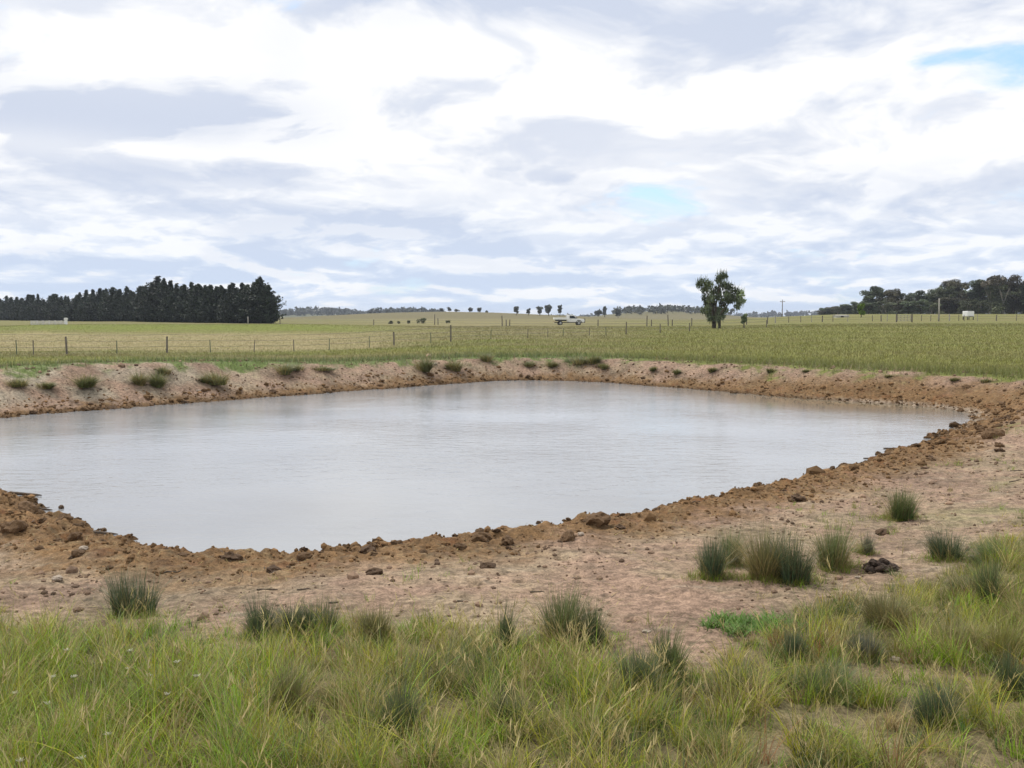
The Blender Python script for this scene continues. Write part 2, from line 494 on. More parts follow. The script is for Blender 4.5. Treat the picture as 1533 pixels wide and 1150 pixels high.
def mat_water():
    m, g, out = new_mat('muddy_water')
    tc = g.n('ShaderNodeTexCoord'); P = tc.outputs['Object']
    calm = g.ss(g.noise(P, .10, 3, .5), .38, .62, .25, 1.0)
    w1 = g.noise(g.v('MULTIPLY', P, (.8, 1.5, 1)), 3.2, 4, .55, .3)
    w2 = g.noise(g.v('MULTIPLY', P, (1.0, 1.6, 1)), 11.0, 3, .5, .2)
    w3 = g.noise(P, .7, 2, .5)
    h = g.m('MULTIPLY', g.m('ADD', g.m('ADD', g.m('MULTIPLY', w1, .55), g.m('MULTIPLY', w2, .14)), g.m('MULTIPLY', w3, .5)), calm)
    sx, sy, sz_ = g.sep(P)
    bank_refl = g.m('MULTIPLY', g.ss(sx, 3.0, 9.0), g.ss(g.m('ADD', sy, g.m('MULTIPLY', sx, .35)), 23.5, 28.5))
    h = g.m('MULTIPLY', h, g.m('SUBTRACT', 1.0, g.m('MULTIPLY', bank_refl, .9)))
    b = g.n('ShaderNodeBump'); b.inputs['Strength'].default_value = .50; b.inputs['Distance'].default_value = .06
    g.link(h, b.inputs['Height'])
    p = g.n('ShaderNodeBsdfPrincipled')
    mud_and_refl = g.mix(g.ss(g.noise(P, .25, 4, .5), .35, .65), (.282, .290, .300, 1), (.240, .243, .248, 1))
    mud_and_refl = g.mix(g.m('MULTIPLY', bank_refl, .85), mud_and_refl, (.19, .150, .085, 1))  # brown reflection of the far right bank, painted into the water's base colour
    g.link(mud_and_refl, p.inputs['Base Color'])
    g.link(g.ss(bank_refl, 0, 1, .10, .02), p.inputs['Roughness']); p.inputs['IOR'].default_value = 1.33
    g.link(b.outputs[0], p.inputs['Normal'])
    g.link(p.outputs[0], out.inputs['Surface'])
    return m

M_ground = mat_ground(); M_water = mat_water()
M_grass = mat_leaf('grass_blades', 1.0, .38, soft=.5)
M_paddock = mat_leaf('paddock_blades', 1.0, .25, .7, soft=.88)
M_rush = mat_leaf('rush_blades', 1.0, .22, .5, soft=.25)
M_pine = mat_leaf('pine_needles', 1.0, .10, .6, .18)
M_gum = mat_leaf('gum_leaves', 1.0, .15, .5, .22)
M_bark = mat_plain('bark', (.09, .07, .055), .9, .4, 3.0, bump=.5)
M_palebark = mat_plain('pale_bark', (.30, .27, .23), .85, .35, 2.0, bump=.4)
M_post = mat_plain('weathered_post', (.150, .132, .11), .9, .35, 8.0, bump=.4)
M_palepost = mat_plain('pale_post', (.34, .32, .28), .85, .3, 8.0, bump=.3)
M_steelpost = mat_plain('green_steel', (.14, .16, .10), .6, .2, 8.0, bump=.1)
M_wire = mat_plain('fence_wire', (.16, .155, .145), .5, .15, 5.0, .6, bump=0)
M_white = mat_plain('white_paint', (.80, .80, .78), .35, .05, 3.0, bump=0, spec=.5)
M_offwhite = mat_plain('worn_white', (.62, .60, .55), .7, .15, 4.0, bump=.1)
M_black = mat_plain('black_rubber', (.02, .02, .02), .8, .2, 9.0, bump=.1)
M_dark = mat_plain('dark_underbody', (.03, .03, .03), .7, .2, 5.0, bump=.1)
M_glass = mat_plain('dark_glass', (.015, .018, .02), .06, .1, 2.0, bump=0, spec=.6)
M_steel = mat_plain('bare_steel', (.45, .45, .45), .4, .15, 5.0, .8, bump=0)
M_lamp = mat_plain('lamp_lens', (.7, .7, .7), .15, .05, 5.0, bump=0, spec=.6)
M_lampred = mat_plain('lamp_red', (.35, .02, .02), .2, .05, 5.0, bump=0, spec=.6)
M_clay = mat_plain('ochre_clay', (.155, .090, .042), .95, .45, 16.0, bump=.9)
M_claydark = mat_plain('dark_clay', (.115, .068, .036), .95, .4, 16.0, bump=.9)
M_dung = mat_plain('dark_earth', (.052, .034, .024), .95, .5, 26.0, bump=1.0)
M_stone = mat_plain('pale_stone', (.38, .31, .24), .85, .25, 12.0, bump=.5)
M_stick = mat_plain('dry_stick', (.10, .075, .055), .9, .4, 20.0, bump=.4)
M_straw = mat_plain('dry_straw', (.40, .34, .22), .8, .3, 30.0, bump=.2)
M_fluff = mat_plain('seed_fluff', (.62, .60, .46), .9, .15, 40.0, bump=.2)

# ------------------------------------------------------------------ ground sheet
def edges_polar():
    front = np.radians(np.arange(-38, 38.001, .085))
    side = np.radians(np.arange(41.5, 318.6, 3.5))
    th = np.concatenate([front, side])
    r = np.concatenate([np.linspace(.25, 2.6, 16), np.geomspace(2.66, 46, 640), np.geomspace(46.6, 6000, 400)])
    return th, r
TH, RR = edges_polar()
GRASS_PX = [-500, 0, 200, 350, 480, 600, 700, 800, 950, 1000, 1060, 1100, 1200, 1300, 1400, 1470, 1533, 1900]
GRASS_PY = [925, 932, 945, 960, 942, 936, 950, 946, 962, 990, 1010, 950, 905, 880, 850, 815, 780, 750]
def grass_cover(x, y):
    """0..1: how grassy the near ground is"""
    z = H(x, y, False)
    px, py = proj(x, y, z)
    yb = np.interp(px, GRASS_PX, GRASS_PY)
    n = fbm(x * 1.6, y * 1.6, 60, 3)
    c = sstep(-18, 52, py - yb + 55 * n)
    c = np.where(y < 1.0, .8 + .2 * n, c)
    bare = .4 * np.exp(-((px - 1225) / 70) ** 2 - ((py - 1075) / 26) ** 2) + .5 * np.exp(-((px - 1520) / 40) ** 2 - ((py - 1085) / 40) ** 2) \
        + .75 * np.exp(-((px - 590) / 45) ** 2 - ((py - 1125) / 18) ** 2) + .6 * np.exp(-((px - 1340) / 60) ** 2 - ((py - 1005) / 12) ** 2)
    rt = sstep(1040, 1150, px)
    pat = sstep(-.38, .12, fbm(x * 2.3, y * 2.3, 61, 2))
    c = c * (1 - .92 * np.clip(bare * 1.2, 0, 1)) * (1 - rt * .42 * (1 - pat))
    return np.clip(c, 0, 1) * (y < 14)
def lerp(a, b, t): return a * (1 - t[:, None]) + b * t[:, None]
def ground_colour(x, y, z, sd):
    r = np.hypot(x, y); yy = np.maximum(y, 1.0); k = x / yy
    C = lambda *c: np.array(c)[None, :]
    n1 = fbm(x * .7, y * .7, 70, 3); n2 = fbm(x * 3.1, y * 3.1, 71, 3); n3 = fbm(x * 9, y * 9, 72, 2)
    pink = C(.272, .184, .130); tan = C(.268, .203, .134); ochre = C(.165, .098, .046); pale = C(.325, .275, .205); rust = C(.140, .066, .027)
    soil = lerp(pink, tan, sstep(-.35, .35, n1 + .4 * n2))
    soil = soil * (1 - .26 * sstep(.0, .45, fbm(x * .55 + 4, y * .8, 75, 4)))[:, None]
    left = sstep(-.20, -.40, k) * (y > 8)
    soil = lerp(soil, pale, np.clip(left * sstep(-.3, .2, n1) * sstep(.5, 1.2, sd), 0, 1))
    crumbs = sstep(.22, .5, n3 + .3 * n2)
    soil = soil * (1 - .35 * crumbs[:, None])
    soil = lerp(soil, C(.140, .096, .066), sstep(.18, .55, fbm(x * 2.0, y * 3.2, 73, 4)) * .7)
    soil = lerp(soil, C(.30, .24, .175), sstep(.25, .55, fbm(x * 2.4 + 9, y * 3.6, 74, 4)) * .6)
    width = 1.30 - .62 * sstep(14, 19, y) * (1 - sstep(4, 9, x)) + .50 * n1 + .35 * sstep(7, 12, x)
    oc = 1 - sstep(width * .55, width * 1.35, sd + .45 * n2)
    och = lerp(ochre, rust, sstep(.1, .5, n2)); och = lerp(och, C(.20, .14, .075), sstep(.15, .5, -n3 + .4 * n1) * .7)
    c = lerp(soil, och, oc)
    wet = 1 - sstep(.012, .075, z + .02 * n3)
    c = c * (1 - .50 * wet[:, None])
    silt = np.exp(-((z - .03) / .03) ** 2) * sstep(7.5, 9.5, x) * sstep(15, 18, y)
    c = lerp(c, C(.36, .29, .22), silt * .7)
    # near grass floor: thatch and green low growth
    gc = grass_cover(x, y)
    floor = lerp(C(.11, .105, .036), C(.17, .135, .075), sstep(-.3, .3, n2))
    c = lerp(c, floor, np.clip(gc * 1.1, 0, 1) * .9)
    # sparse green bloom on the bare ground to the right
    sg = sstep(.05, .45, fbm(x * 1.1, y * 1.1, 77, 3)) * sstep(2.0, 4.5, x) * (1 - sstep(11, 16, y)) * sstep(1.6, 3.0, sd)
    c = lerp(c, C(.17, .17, .075), sg * .5)
    # field outside the bank
    W = 1.95 + .75 * sstep(-.12, -.40, k)
    edge = sstep(W * .84, W * 1.16, sd + 1.5 * n1 + .9 * n2)
    isfar = sstep(13.5, 20, y) * edge
    D = y
    s1 = fbm(x / 14., y / 5., 80, 4); s2 = fbm(x / 2.5, y / 2.0, 81, 3)
    px = 766.5 + FPX * k
    green = C(.150, .166, .036); olive = C(.178, .158, .060); straw = C(.305, .250, .130); lush = C(.100, .145, .042); yell = C(.180, .168, .040)
    f = lerp(green, olive, sstep(-.3, .4, s1 + .4 * s2))
    f = lerp(f, yell, sstep(.1, .5, -s1 + .3 * s2) * .7)
    f = lerp(f, C(.110, .130, .034), sstep(.05, .5, fbm(x / 9., y / 3.2, 82, 4)) * .55)
    f = lerp(f, C(.25, .205, .09), sstep(.15, .55, fbm(x / 11. + 5, y / 4.5, 83, 4)) * .5)
    near_edge = 1 - sstep(3.5, 8.5, sd + 2 * n1)
    f = lerp(f, lush, near_edge * .8)
    lf = sstep(-.02, -.2, k)
    belt = lf * sstep(52, 64, D + 8 * s1) * (1 - sstep(99, 107, D + 6 * s1))
    f = lerp(f, straw, np.clip(belt * (.75 + .4 * s2), 0, 1))
    bermc = lf * sstep(104, 112, D) * (1 - sstep(125, 133, D)) * sstep(-.55, -.44, k)
    f = lerp(f, C(.150, .175, .030), np.clip(bermc * (.8 + .4 * s2), 0, 1))
    f = lerp(f, lerp(C(.145, .142, .045), C(.180, .152, .062), sstep(-.3, .3, s1)), sstep(128, 175, D) * (.55 + .25 * lf))
    mid = sstep(-.22, -.05, k) * (1 - sstep(.02, .2, k)) * sstep(60, 90, D)
    f = lerp(f, C(.215, .180, .090), np.clip(mid * (.6 + .5 * s1), 0, .85))
    rt = sstep(.05, .2, k)
    f = lerp(f, C(.158, .158, .036), rt * (1 - sstep(90, 130, D)) * .6)
    hill = sstep(380, 560, D)
    f = lerp(f, C(.138, .118, .056), hill * .85)
    f = lerp(f, C(.10, .11, .06), sstep(950, 1300, D) * .8)
    c = lerp(c, f, isfar)
    beyond = sstep(75, 100, r) * (1 - sstep(13.5, 20, y))
    c = lerp(c, C(.15, .15, .055), beyond)
    return np.clip(c, .004, .8)
def build_ground():
    nt, nr = len(TH), len(RR)
    X = RR[:, None] * np.sin(TH)[None, :]; Y = RR[:, None] * np.cos(TH)[None, :]
    x = X.ravel(); y = Y.ravel()
    z = H(x, y)
    sd = sdist(x, y)
    col = ground_colour(x, y, z, sd)
    V = np.stack([x, y, z], 1)
    i = np.arange(nr - 1)[:, None] * nt; j = np.arange(nt)[None, :]; j2 = (j + 1) % nt
    F = np.stack([i + j, i + nt + j, i + nt + j2, i + j2], -1).reshape(-1, 4)
    V = np.concatenate([V, [[0, 0, z1(0, 0)]]]); col = np.concatenate([col, col[:1]])
    c = len(V) - 1
    me = mesh_np('ground', V, F[:, ::-1], M_ground, col)
    o = link('ground', me); tag(o, kind='structure')
    cap = [(c, k, (k + 1) % nt) for k in range(nt)]
    cm = mesh_np('ground', V, np.array(cap)[:, ::-1], M_ground, col)
    # join the small middle fan into the same sheet
    import bmesh
    bm = bmesh.new(); bm.from_mesh(me); bm.verts.ensure_lookup_table()
    for a, b, d in cap:
        f = bm.faces.new((bm.verts[a], bm.verts[d], bm.verts[b])); f.smooth = True
    bm.to_mesh(me); bm.free(); bpy.data.meshes.remove(cm)
build_ground()

# water: a sheet a little wider than the pond, the banks rise out of it
def build_water():
    P = SHC
    e = np.roll(P, -1, 0) - np.roll(P, 1, 0)
    nrm = np.stack([e[:, 1], -e[:, 0]], 1); nrm /= np.linalg.norm(nrm, axis=1)[:, None] + 1e-9
    Q = P + nrm * .7
    if _sd(Q[:1, 0], Q[:1, 1], P)[0] < 0: Q = P - nrm * .7
    me = bpy.data.meshes.new('water')
    me.from_pydata([(a, b, 0.0) for a, b in Q], [], [tuple(range(len(Q)))])
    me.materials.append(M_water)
    if me.polygons[0].normal.z < 0: me.flip_normals()
    tag(link('water', me), kind='structure')
build_water()

# ------------------------------------------------------------------ blades
def blades(base, h, w, az, lean, curl, col, nseg=4, tipcol=None, tipw=.08):
    base = np.asarray(base, float); N = len(base)
    t = np.linspace(0, 1, nseg + 1)[None, :]
    d = np.stack([np.cos(az), np.sin(az)], 1)
    off = h[:, None] * (lean[:, None] * t + curl[:, None] * t ** 2)
    zz = h[:, None] * (t - .30 * np.minimum(np.abs(curl), 1.4)[:, None] * t ** 3)
    cx = base[:, 0:1] + d[:, 0:1] * off; cy = base[:, 1:2] + d[:, 1:2] * off; cz = base[:, 2:3] + zz
    sa = az + np.pi / 2 + rng.uniform(-.9, .9, N)
    sx = np.cos(sa)[:, None]; sy = np.sin(sa)[:, None]
    ww = .5 * w[:, None] * np.maximum(1 - t ** 1.8, tipw)
    V = np.empty((N, nseg + 1, 2, 3))
    V[:, :, 0, 0] = cx - sx * ww; V[:, :, 0, 1] = cy - sy * ww; V[:, :, 0, 2] = cz
    V[:, :, 1, 0] = cx + sx * ww; V[:, :, 1, 1] = cy + sy * ww; V[:, :, 1, 2] = cz
    n2 = (nseg + 1) * 2
    b0 = (np.arange(N) * n2)[:, None] + (np.arange(nseg) * 2)[None, :]
    F = np.stack([b0, b0 + 1, b0 + 3, b0 + 2], -1).reshape(-1, 4)
    c = np.repeat(col[:, None, :], n2, 1)
    if tipcol is not None:
        tt = np.repeat(t.ravel(), 2)[None, :, None] ** 1.5
        c = c * (1 - tt) + tipcol[:, None, :] * tt
    return V.reshape(-1, 3), F, c.reshape(-1, 3)
def joinarr(parts):
    V = []; F = []; C = []; o = 0
    for v, f, c in parts:
        V.append(v); F.append(f + o); C.append(c); o += len(v)
    return np.concatenate(V), np.concatenate(F), np.concatenate(C)
PAL = dict(bright=(.200, .325, .012), yellow=(.355, .350, .020), olive=(.190, .210, .030), straw=(.390, .315, .125), rust=(.230, .120, .045), blue=(.060, .095, .062), dark=(.075, .125, .026))
PAL = {k: np.array(v) for k, v in PAL.items()}

def near_grass():
    # tufts: each has its own colour, height and spread, so the meadow reads as many plants
    M = 40000
    tx = rng.uniform(-4.8, 6.8, M); ty = rng.uniform(2.2, 10.5, M)
    ok = np.abs(tx) < (ty * .56 + 1.0); tx, ty = tx[ok], ty[ok]
    g = grass_cover(tx, ty)
    clump = fbm(tx * 2.6, ty * 2.6, 63, 3)
    keep = rng.random(len(tx)) < np.clip(g * np.clip(.60 + 1.2 * clump, .15, 1.0) * 1.0, 0, 1)
    tx, ty, g, clump = tx[keep], ty[keep], g[keep], clump[keep]
    M = len(tx)
    px, py = proj(tx, ty, H(tx, ty, False))
    left = 1 - sstep(330, 520, px); right = sstep(1000, 1140, px)
    a = fbm(tx * 1.3, ty * 1.3, 64, 3); b = fbm(tx * 2.2, ty * 2.2, 65, 3)
    W = np.stack([.30 + 1.2 * left + 1.1 * sstep(.05, .4, a),              # bright
                  .28 + .45 * left + .9 * sstep(.0, .4, b),               # yellow
                  .60 + .3 * right,                                       # olive
                  .24 + 1.0 * sstep(.02, .40, -a) * (1 - .6 * left),       # dark
                  .06 + .55 * sstep(.15, .5, -b),                         # rust
                  .18 + .28 * right + .4 * sstep(.0, .4, -b) * (1 - .6 * left)], 1)  # straw
    W /= W.sum(1)[:, None]
    pick = (rng.random((M, 1)) > np.cumsum(W, 1)).sum(1).clip(0, 5)
    pal = np.stack([PAL[k] for k in ('bright', 'yellow', 'olive', 'dark', 'rust', 'straw')])
    tcol = pal[pick] * rng.lognormal(0, .20, (M, 1)) * (1 + rng.normal(0, .06, (M, 3)))
    th = (.095 + .095 * np.clip(.45 + 1.2 * clump, 0, 1.2) + .045 * left - .020 * right) * rng.lognormal(0, .30, M) * (.22 + .78 * g)
    th = np.clip(th, .03, .30)
    tr = rng.uniform(.012, .045, M)
    nb = rng.integers(16, 38, M)
    idx = np.repeat(np.arange(M), nb); N = len(idx)
    print('near grass blades', N)
    aa = rng.uniform(0, 2 * np.pi, N); rr = np.sqrt(rng.random(N)) * tr[idx]
    x = tx[idx] + rr * np.cos(aa); y = ty[idx] + rr * np.sin(aa); z = H(x, y) - .006
    g = g[idx]; left = left[idx]; px = px[idx]
    h = th[idx] * np.clip(rng.normal(.8, .28, N), .2, 1.5)
    stem = rng.random(N) < .05
    h = np.minimum(np.where(stem, h * rng.uniform(1.2, 1.8, N), h), .36)
    w = np.where(stem, .0019, rng.uniform(.0020, .0048, N))
    col = tcol[idx] * .95 * rng.lognormal(0, .18, (N, 1))
    dead = rng.random(N) < .13
    col = np.where((dead | stem)[:, None], PAL['straw'][None] * rng.uniform(.55, 1.1, (N, 1)), col)
    az = aa + rng.normal(0, .7, N)
    lean = .10 + .45 * (rr / tr[idx]) * rng.uniform(.2, 1.2, N); curl = np.abs(rng.normal(0, .5, N))
    tip = col * .88 + PAL['straw'][None] * .12
    V, F, C = blades(np.stack([x, y, z], 1), h, w, az, lean, curl, np.clip(col, .01, .6), 4, np.clip(tip, .01, .6))
    tag(link('meadow_grass', mesh_np('meadow_grass', V, F, M_grass, C)), kind='stuff')
    # seeding stalks with narrow pale heads
    n = 800
    i = rng.choice(N, n * 3, replace=False)
    pw = .22 + .8 * np.exp(-((px[i] - 830) / 220) ** 2) + .35 * left[i]
    i = i[rng.random(len(i)) < pw * g[i]][:n]
    n = len(i)
    hh = rng.uniform(.16, .36, n); az = rng.uniform(0, 2 * np.pi, n)
    base = np.stack([x[i], y[i], z[i]], 1)
    sc = PAL['straw'][None] * rng.uniform(.8, 1.25, (n, 1))
    lean = rng.uniform(.05, .4, n); curl = rng.uniform(.05, .45, n)
    st = blades(base, hh, np.full(n, .0026), az, lean, curl, sc, 6, tipw=.6)
    heads = []
    d = np.stack([np.cos(az), np.sin(az)], 1)
    for k in range(7):
        t = .76 + .035 * k
        off = hh * (lean * t + curl * t * t); zz = hh * (t - .30 * curl * t ** 3)
        bp = np.stack([base[:, 0] + d[:, 0] * off, base[:, 1] + d[:, 1] * off, base[:, 2] + zz], 1)
        heads.append(blades(bp, rng.uniform(.02, .045, n), np.full(n, .0050), az + rng.uniform(-1.5, 1.5, n), rng.uniform(.2, .9, n), rng.uniform(0, .5, n), sc * rng.uniform(.85, 1.15, (n, 1)), 2))
    V, F, C = joinarr([st] + heads)
    tag(link('seeding_grass', mesh_np('seeding_grass', V, F, M_grass, np.clip(C, 0, .6))), kind='stuff')
    # dry litter lying on the soil
    n = 46000
    x = rng.uniform(-7, 9, n); y = rng.uniform(3.0, 14, n); sd = sdist(x, y)
    dn = fbm(x * 1.2, y * 1.2, 90, 3)
    keep = (sd > .5) & (rng.random(n) < np.clip(.35 + 1.3 * dn, .03, .95)) & (np.abs(x) < y * .56 + 1)
    x, y = x[keep], y[keep]; n = len(x)
    z = H(x, y) + .004
    c = np.where(rng.random((n, 1)) < .55, PAL['straw'][None], np.where(rng.random((n, 1)) < .5, np.array([[.16, .12, .08]]), np.array([[.06, .045, .035]]))) * rng.uniform(.7, 1.2, (n, 1))
    V, F, C = blades(np.stack([x, y, z], 1), rng.uniform(.006, .02, n), rng.uniform(.003, .008, n), rng.uniform(0, 6.28, n), rng.uniform(1.5, 5, n), rng.uniform(0, 1, n), c, 2)
    tag(link('dry_litter', mesh_np('dry_litter', V, F, M_grass, C)), kind='stuff')
near_grass()

SKIRTS = []
def sparse_tufts():
    """short thin grass coming up through the bare ground"""
    n = 5200
    x = rng.uniform(-7, 10, n); y = rng.uniform(4.5, 16, n); sd = sdist(x, y)
    a = fbm(x * .8, y * .8, 92, 3)
    ctr = (sd > 1.3) & (np.abs(x) < y * .56 + 1) & (rng.random(n) < np.clip(-.1 + 1.6 * a + .25 * sstep(1.5, 4, x), .015, .8))
    x, y = x[ctr], y[ctr]; m = len(x); k = 14
    xx = np.repeat(x, k) + rng.normal(0, .022, m * k); yy = np.repeat(y, k) + rng.normal(0, .022, m * k)
    N = m * k
    hb = np.repeat(rng.uniform(.025, .085, m), k)
    pc = np.where(rng.random((m, 1)) < .5, PAL['olive'][None], np.where(rng.random((m, 1)) < .55, PAL['straw'][None] * .85, PAL['bright'][None] * .9))
    col = np.repeat(pc, k, 0) * rng.lognormal(0, .2, (N, 1))
    V, F, C = blades(np.stack([xx, yy, H(xx, yy) - .003], 1), hb * rng.uniform(.6, 1.3, N), rng.uniform(.002, .0045, N), rng.uniform(0, 6.28, N), rng.uniform(.1, .9, N), rng.uniform(0, .6, N), np.clip(col, 0, .6), 3)
    tag(link('sparse_grass', mesh_np('sparse_grass', V, F, M_grass, C)), kind='stuff')
sparse_tufts()

def field_grass():
    """standing grass of the paddock beyond the pond, blades sized in tufts"""
    N = 260000
    px = rng.uniform(-160, 1700, N)
    D = 17.0 * np.exp(rng.random(N) ** .9 * math.log(150 / 17.0))
    x = (px - 766.5) / FPX * D; y = D
    sd = sdist(x, y); k = x / y
    W = 1.95 + .75 * sstep(-.12, -.40, k)
    n1 = fbm(x * .7, y * .7, 70, 3); n2 = fbm(x * 3.1, y * 3.1, 71, 3)
    e = sd + 1.5 * n1 + .9 * n2 + rng.normal(0, .28, N)
    keep = (e > W * .95) & (y > 15)
    x, y, sd, k = x[keep], y[keep], sd[keep], k[keep]; N = len(x)
    z = H(x, y)
    col = ground_colour(x, y, z, sd) * 1.04
    col = col * rng.lognormal(0, .09, (N, 1)) * (1 + rng.normal(0, .04, (N, 3)))
    col = np.where(rng.random((N, 1)) < .05, np.array([[.25, .22, .10]]), col)
    lf = sstep(-.02, -.2, k)
    edge = 1 - sstep(4, 9, sd)
    h = rng.uniform(.06, .17, N) * (1 + .9 * edge) * (1 - .25 * lf)
    w = np.maximum(.008, .00050 * y) * rng.uniform(.5, 1.3, N)
    V, F, C = blades(np.stack([x, y, z - .02], 1), h, w, rng.uniform(0, 6.28, N), rng.uniform(0, .5, N), rng.uniform(0, .7, N), np.clip(col, .005, .6), 3)
    tag(link('paddock_grass', mesh_np('paddock_grass', V, F, M_paddock, C)), kind='stuff')
field_grass()

# ------------------------------------------------------------------ rush tussocks and weeds
def tussock_arrays(h, w, n, tone, dry=.12, flop=.35, bw=.0045, seg=4):
    """local arrays (green, dead) of a clump h tall and w wide at the top"""
    r0 = w * .26
    nc = int(rng.integers(2, 5)); cc = rng.normal(0, .5, (nc, 2)) * r0; ch = rng.uniform(.72, 1.12, nc); wi = rng.integers(0, nc, n)
    a = rng.uniform(0, 2 * np.pi, n); rr = .62 * r0 * np.sqrt(rng.random(n))
    bx = cc[wi, 0] + rr * np.cos(a); by = cc[wi, 1] + rr * np.sin(a)
    rr = np.hypot(bx, by); a = np.arctan2(by, bx)
    out = np.clip(rr / r0, 0, 1.3)
    h0 = h; h = h * ch[wi]
    hh = h * np.clip(rng.normal(.72, .2, n), .3, 1.1) * (1 - .10 * out)
    wl = rng.uniform(0, 6.28); 
    az = a + rng.normal(0, .8, n)
    az = np.where(rng.random(n) < .25, wl + rng.normal(0, .4, n), az)
    lean = out * (w * .26 / h) * rng.uniform(.3, 1.5, n) + rng.uniform(0, .10, n)
    curl = np.abs(rng.normal(0, flop * .45, n)) + np.where(rng.random(n) < .12, rng.uniform(.3, 1.2, n), 0)
    col = tone[None] * rng.lognormal(0, .24, (n, 1)) * (1 + rng.normal(0, .06, (n, 3)))
    tip = col * .6 + np.array([[.20, .17, .09]]) * .4
    base = np.stack([bx, by, np.full(n, -.012)], 1)
    brown = rng.random(n) < dry * .6
    col = np.where(brown[:, None], np.array([[.17, .12, .06]]) * rng.uniform(.6, 1.2, (n, 1)), col)
    h = h0
    g = blades(base, hh, bw * rng.uniform(.7, 1.3, n), az, lean, curl, np.clip(col, .01, .5), seg, np.clip(tip, .01, .5))
    m = max(8, int(n * dry))
    a = rng.uniform(0, 2 * np.pi, m); rr = r0 * 1.05 * np.sqrt(rng.random(m))
    col = PAL['straw'][None] * rng.uniform(.45, 1.0, (m, 1))
    dd = blades(np.stack([rr * np.cos(a), rr * np.sin(a), np.full(m, -.012)], 1), h * rng.uniform(.3, .95, m), bw * rng.uniform(.6, 1.1, m), a + rng.normal(0, .5, m),
                rng.uniform(.1, .6, m), rng.uniform(0, .8, m), col, seg)
    return g, dd
def tussock(px, py, hpx, wpx, tone, label, dry=.12, flop=.35, n=None, name='rush_tussock', cat='rush clump', group=None, bw=.0045):
    x, y, z = ground_at(px, py)
    z = z1(x, y)
    s = y * CP / FPX
    h, w = hpx * s * (1.15 if py < 1000 else 1.3), wpx * s * 1.05
    n = n or int(np.clip(260 + 1900 * w, 200, 820))
    bw = max(bw * .72, .00042 * y)
    g, dd = tussock_arrays(h, w, n, np.array(tone), dry, flop, bw)
    e = empty(name, label, cat, (x, y, z), 0, group)
    link('foliage', mesh_np('foliage', *g[:2], M_rush, g[2]), e)
    link('dead_foliage', mesh_np('dead_foliage', *dd[:2], M_rush, dd[2]), e)
    return e
BLUE = (.066, .110, .052); DEEP = (.064, .108, .040); GRN = (.100, .150, .045); LITE = (.13, .165, .050); OLV = (.145, .15, .048); GREY = (.095, .115, .085)
SPIKY = [
    (197, 920, 78, 58, BLUE, 'dark blue-green rush clump standing alone on bare soil beside the pale straw edge', .10, .18),
    (392, 958, 66, 62, BLUE, 'dark rush clump at the straight front edge of the grass, beside its twin', .10, .5),
    (432, 950, 58, 50, BLUE, 'spreading dark rush clump between two others along the grass edge', .12, .5),
    (480, 952, 62, 62, DEEP, 'darkest and fullest rush clump of the three growing together left of centre', .10, .35),
    (565, 962, 58, 56, OLV, 'thin olive rush clump with many straw stems at the grass edge', .35, .4),
    (746, 985, 84, 44, DEEP, 'narrow tall dark rush clump with a black shaded base', .14, .22),
    (835, 968, 98, 72, GRN, 'tallest rush clump in the picture, green fading to brown tips', .28, .28),
    (884, 968, 76, 52, DEEP, 'dark rush clump leaning against the tallest clump on its right side', .10, .3),
    (950, 1050, 78, 60, DEEP, 'broad dark green rush clump behind bending straw stalks', .12, .4),
    (998, 1020, 74, 64, GRN, 'wide soft green rush clump beside the pink bare soil', .16, .4),
    (1065, 866, 68, 58, BLUE, 'compact blue-green rush clump on bare soil, first of the row above the weed mat', .10, .25),
    (1092, 846, 62, 46, GRN, 'paler green rush clump half hidden behind the compact blue-green one', .22, .3),
    (1146, 868, 88, 66, OLV, 'brownish olive rush clump full of dead stems in the middle of the row', .55, .35),
    (1188, 870, 84, 66, BLUE, 'large dark blue-green rush clump in the middle of the row, touching the brownish one', .12, .28),
    (1250, 852, 74, 62, LITE, 'bright fresh green rush clump beside the dark earth heap', .20, .35),
    (1293, 830, 34, 22, GREY, 'tiny grey-green rush clump just behind the dark earth heap', .2, .3),
    (1342, 774, 56, 50, GRN, 'round green rush clump standing alone above the small dark clod', .14, .4),
    (1418, 840, 50, 54, BLUE, 'low dense dark rush clump where the grass begins at the right', .12, .45),
    (1484, 905, 76, 56, GRN, 'upright green rush clump with straw stems at the right grass patch', .30, .25),
    (1186, 992, 52, 42, BLUE, 'short slate-dark rush clump below the bright weed mat', .12, .3),
    (1296, 990, 46, 46, GREY, 'grey-green rush clump beside a single pale leaf blade', .18, .35),
    (1515, 1040, 66, 60, DEEP, 'dark green rush clump at the right border among yellow grass', .12, .4),
    (1408, 1082, 66, 62, BLUE, 'blue-green rush clump low in the right corner grass', .14, .4),
    (1240, 1040, 46, 80, GRN, 'wide low green rush clump above the bare pale patch in the grass', .22, .6),
    (604, 1105, 86, 74, DEEP, 'dark green rush clump above the small bare patch at the bottom edge', .14, .35),
    (432, 1068, 70, 66, OLV, 'dull olive rush clump deep in the yellow-green meadow', .30, .4),
    (760, 1090, 66, 62, DEEP, 'low dark rush clump under leaning straw stalks near the bottom middle', .20, .5),
]
for t in SPIKY:
    SKIRTS.append((t[0], t[1], t[3]))
    tussock(*t[:6], dry=t[6], flop=t[7], group='rush clumps on the near side of the pond')
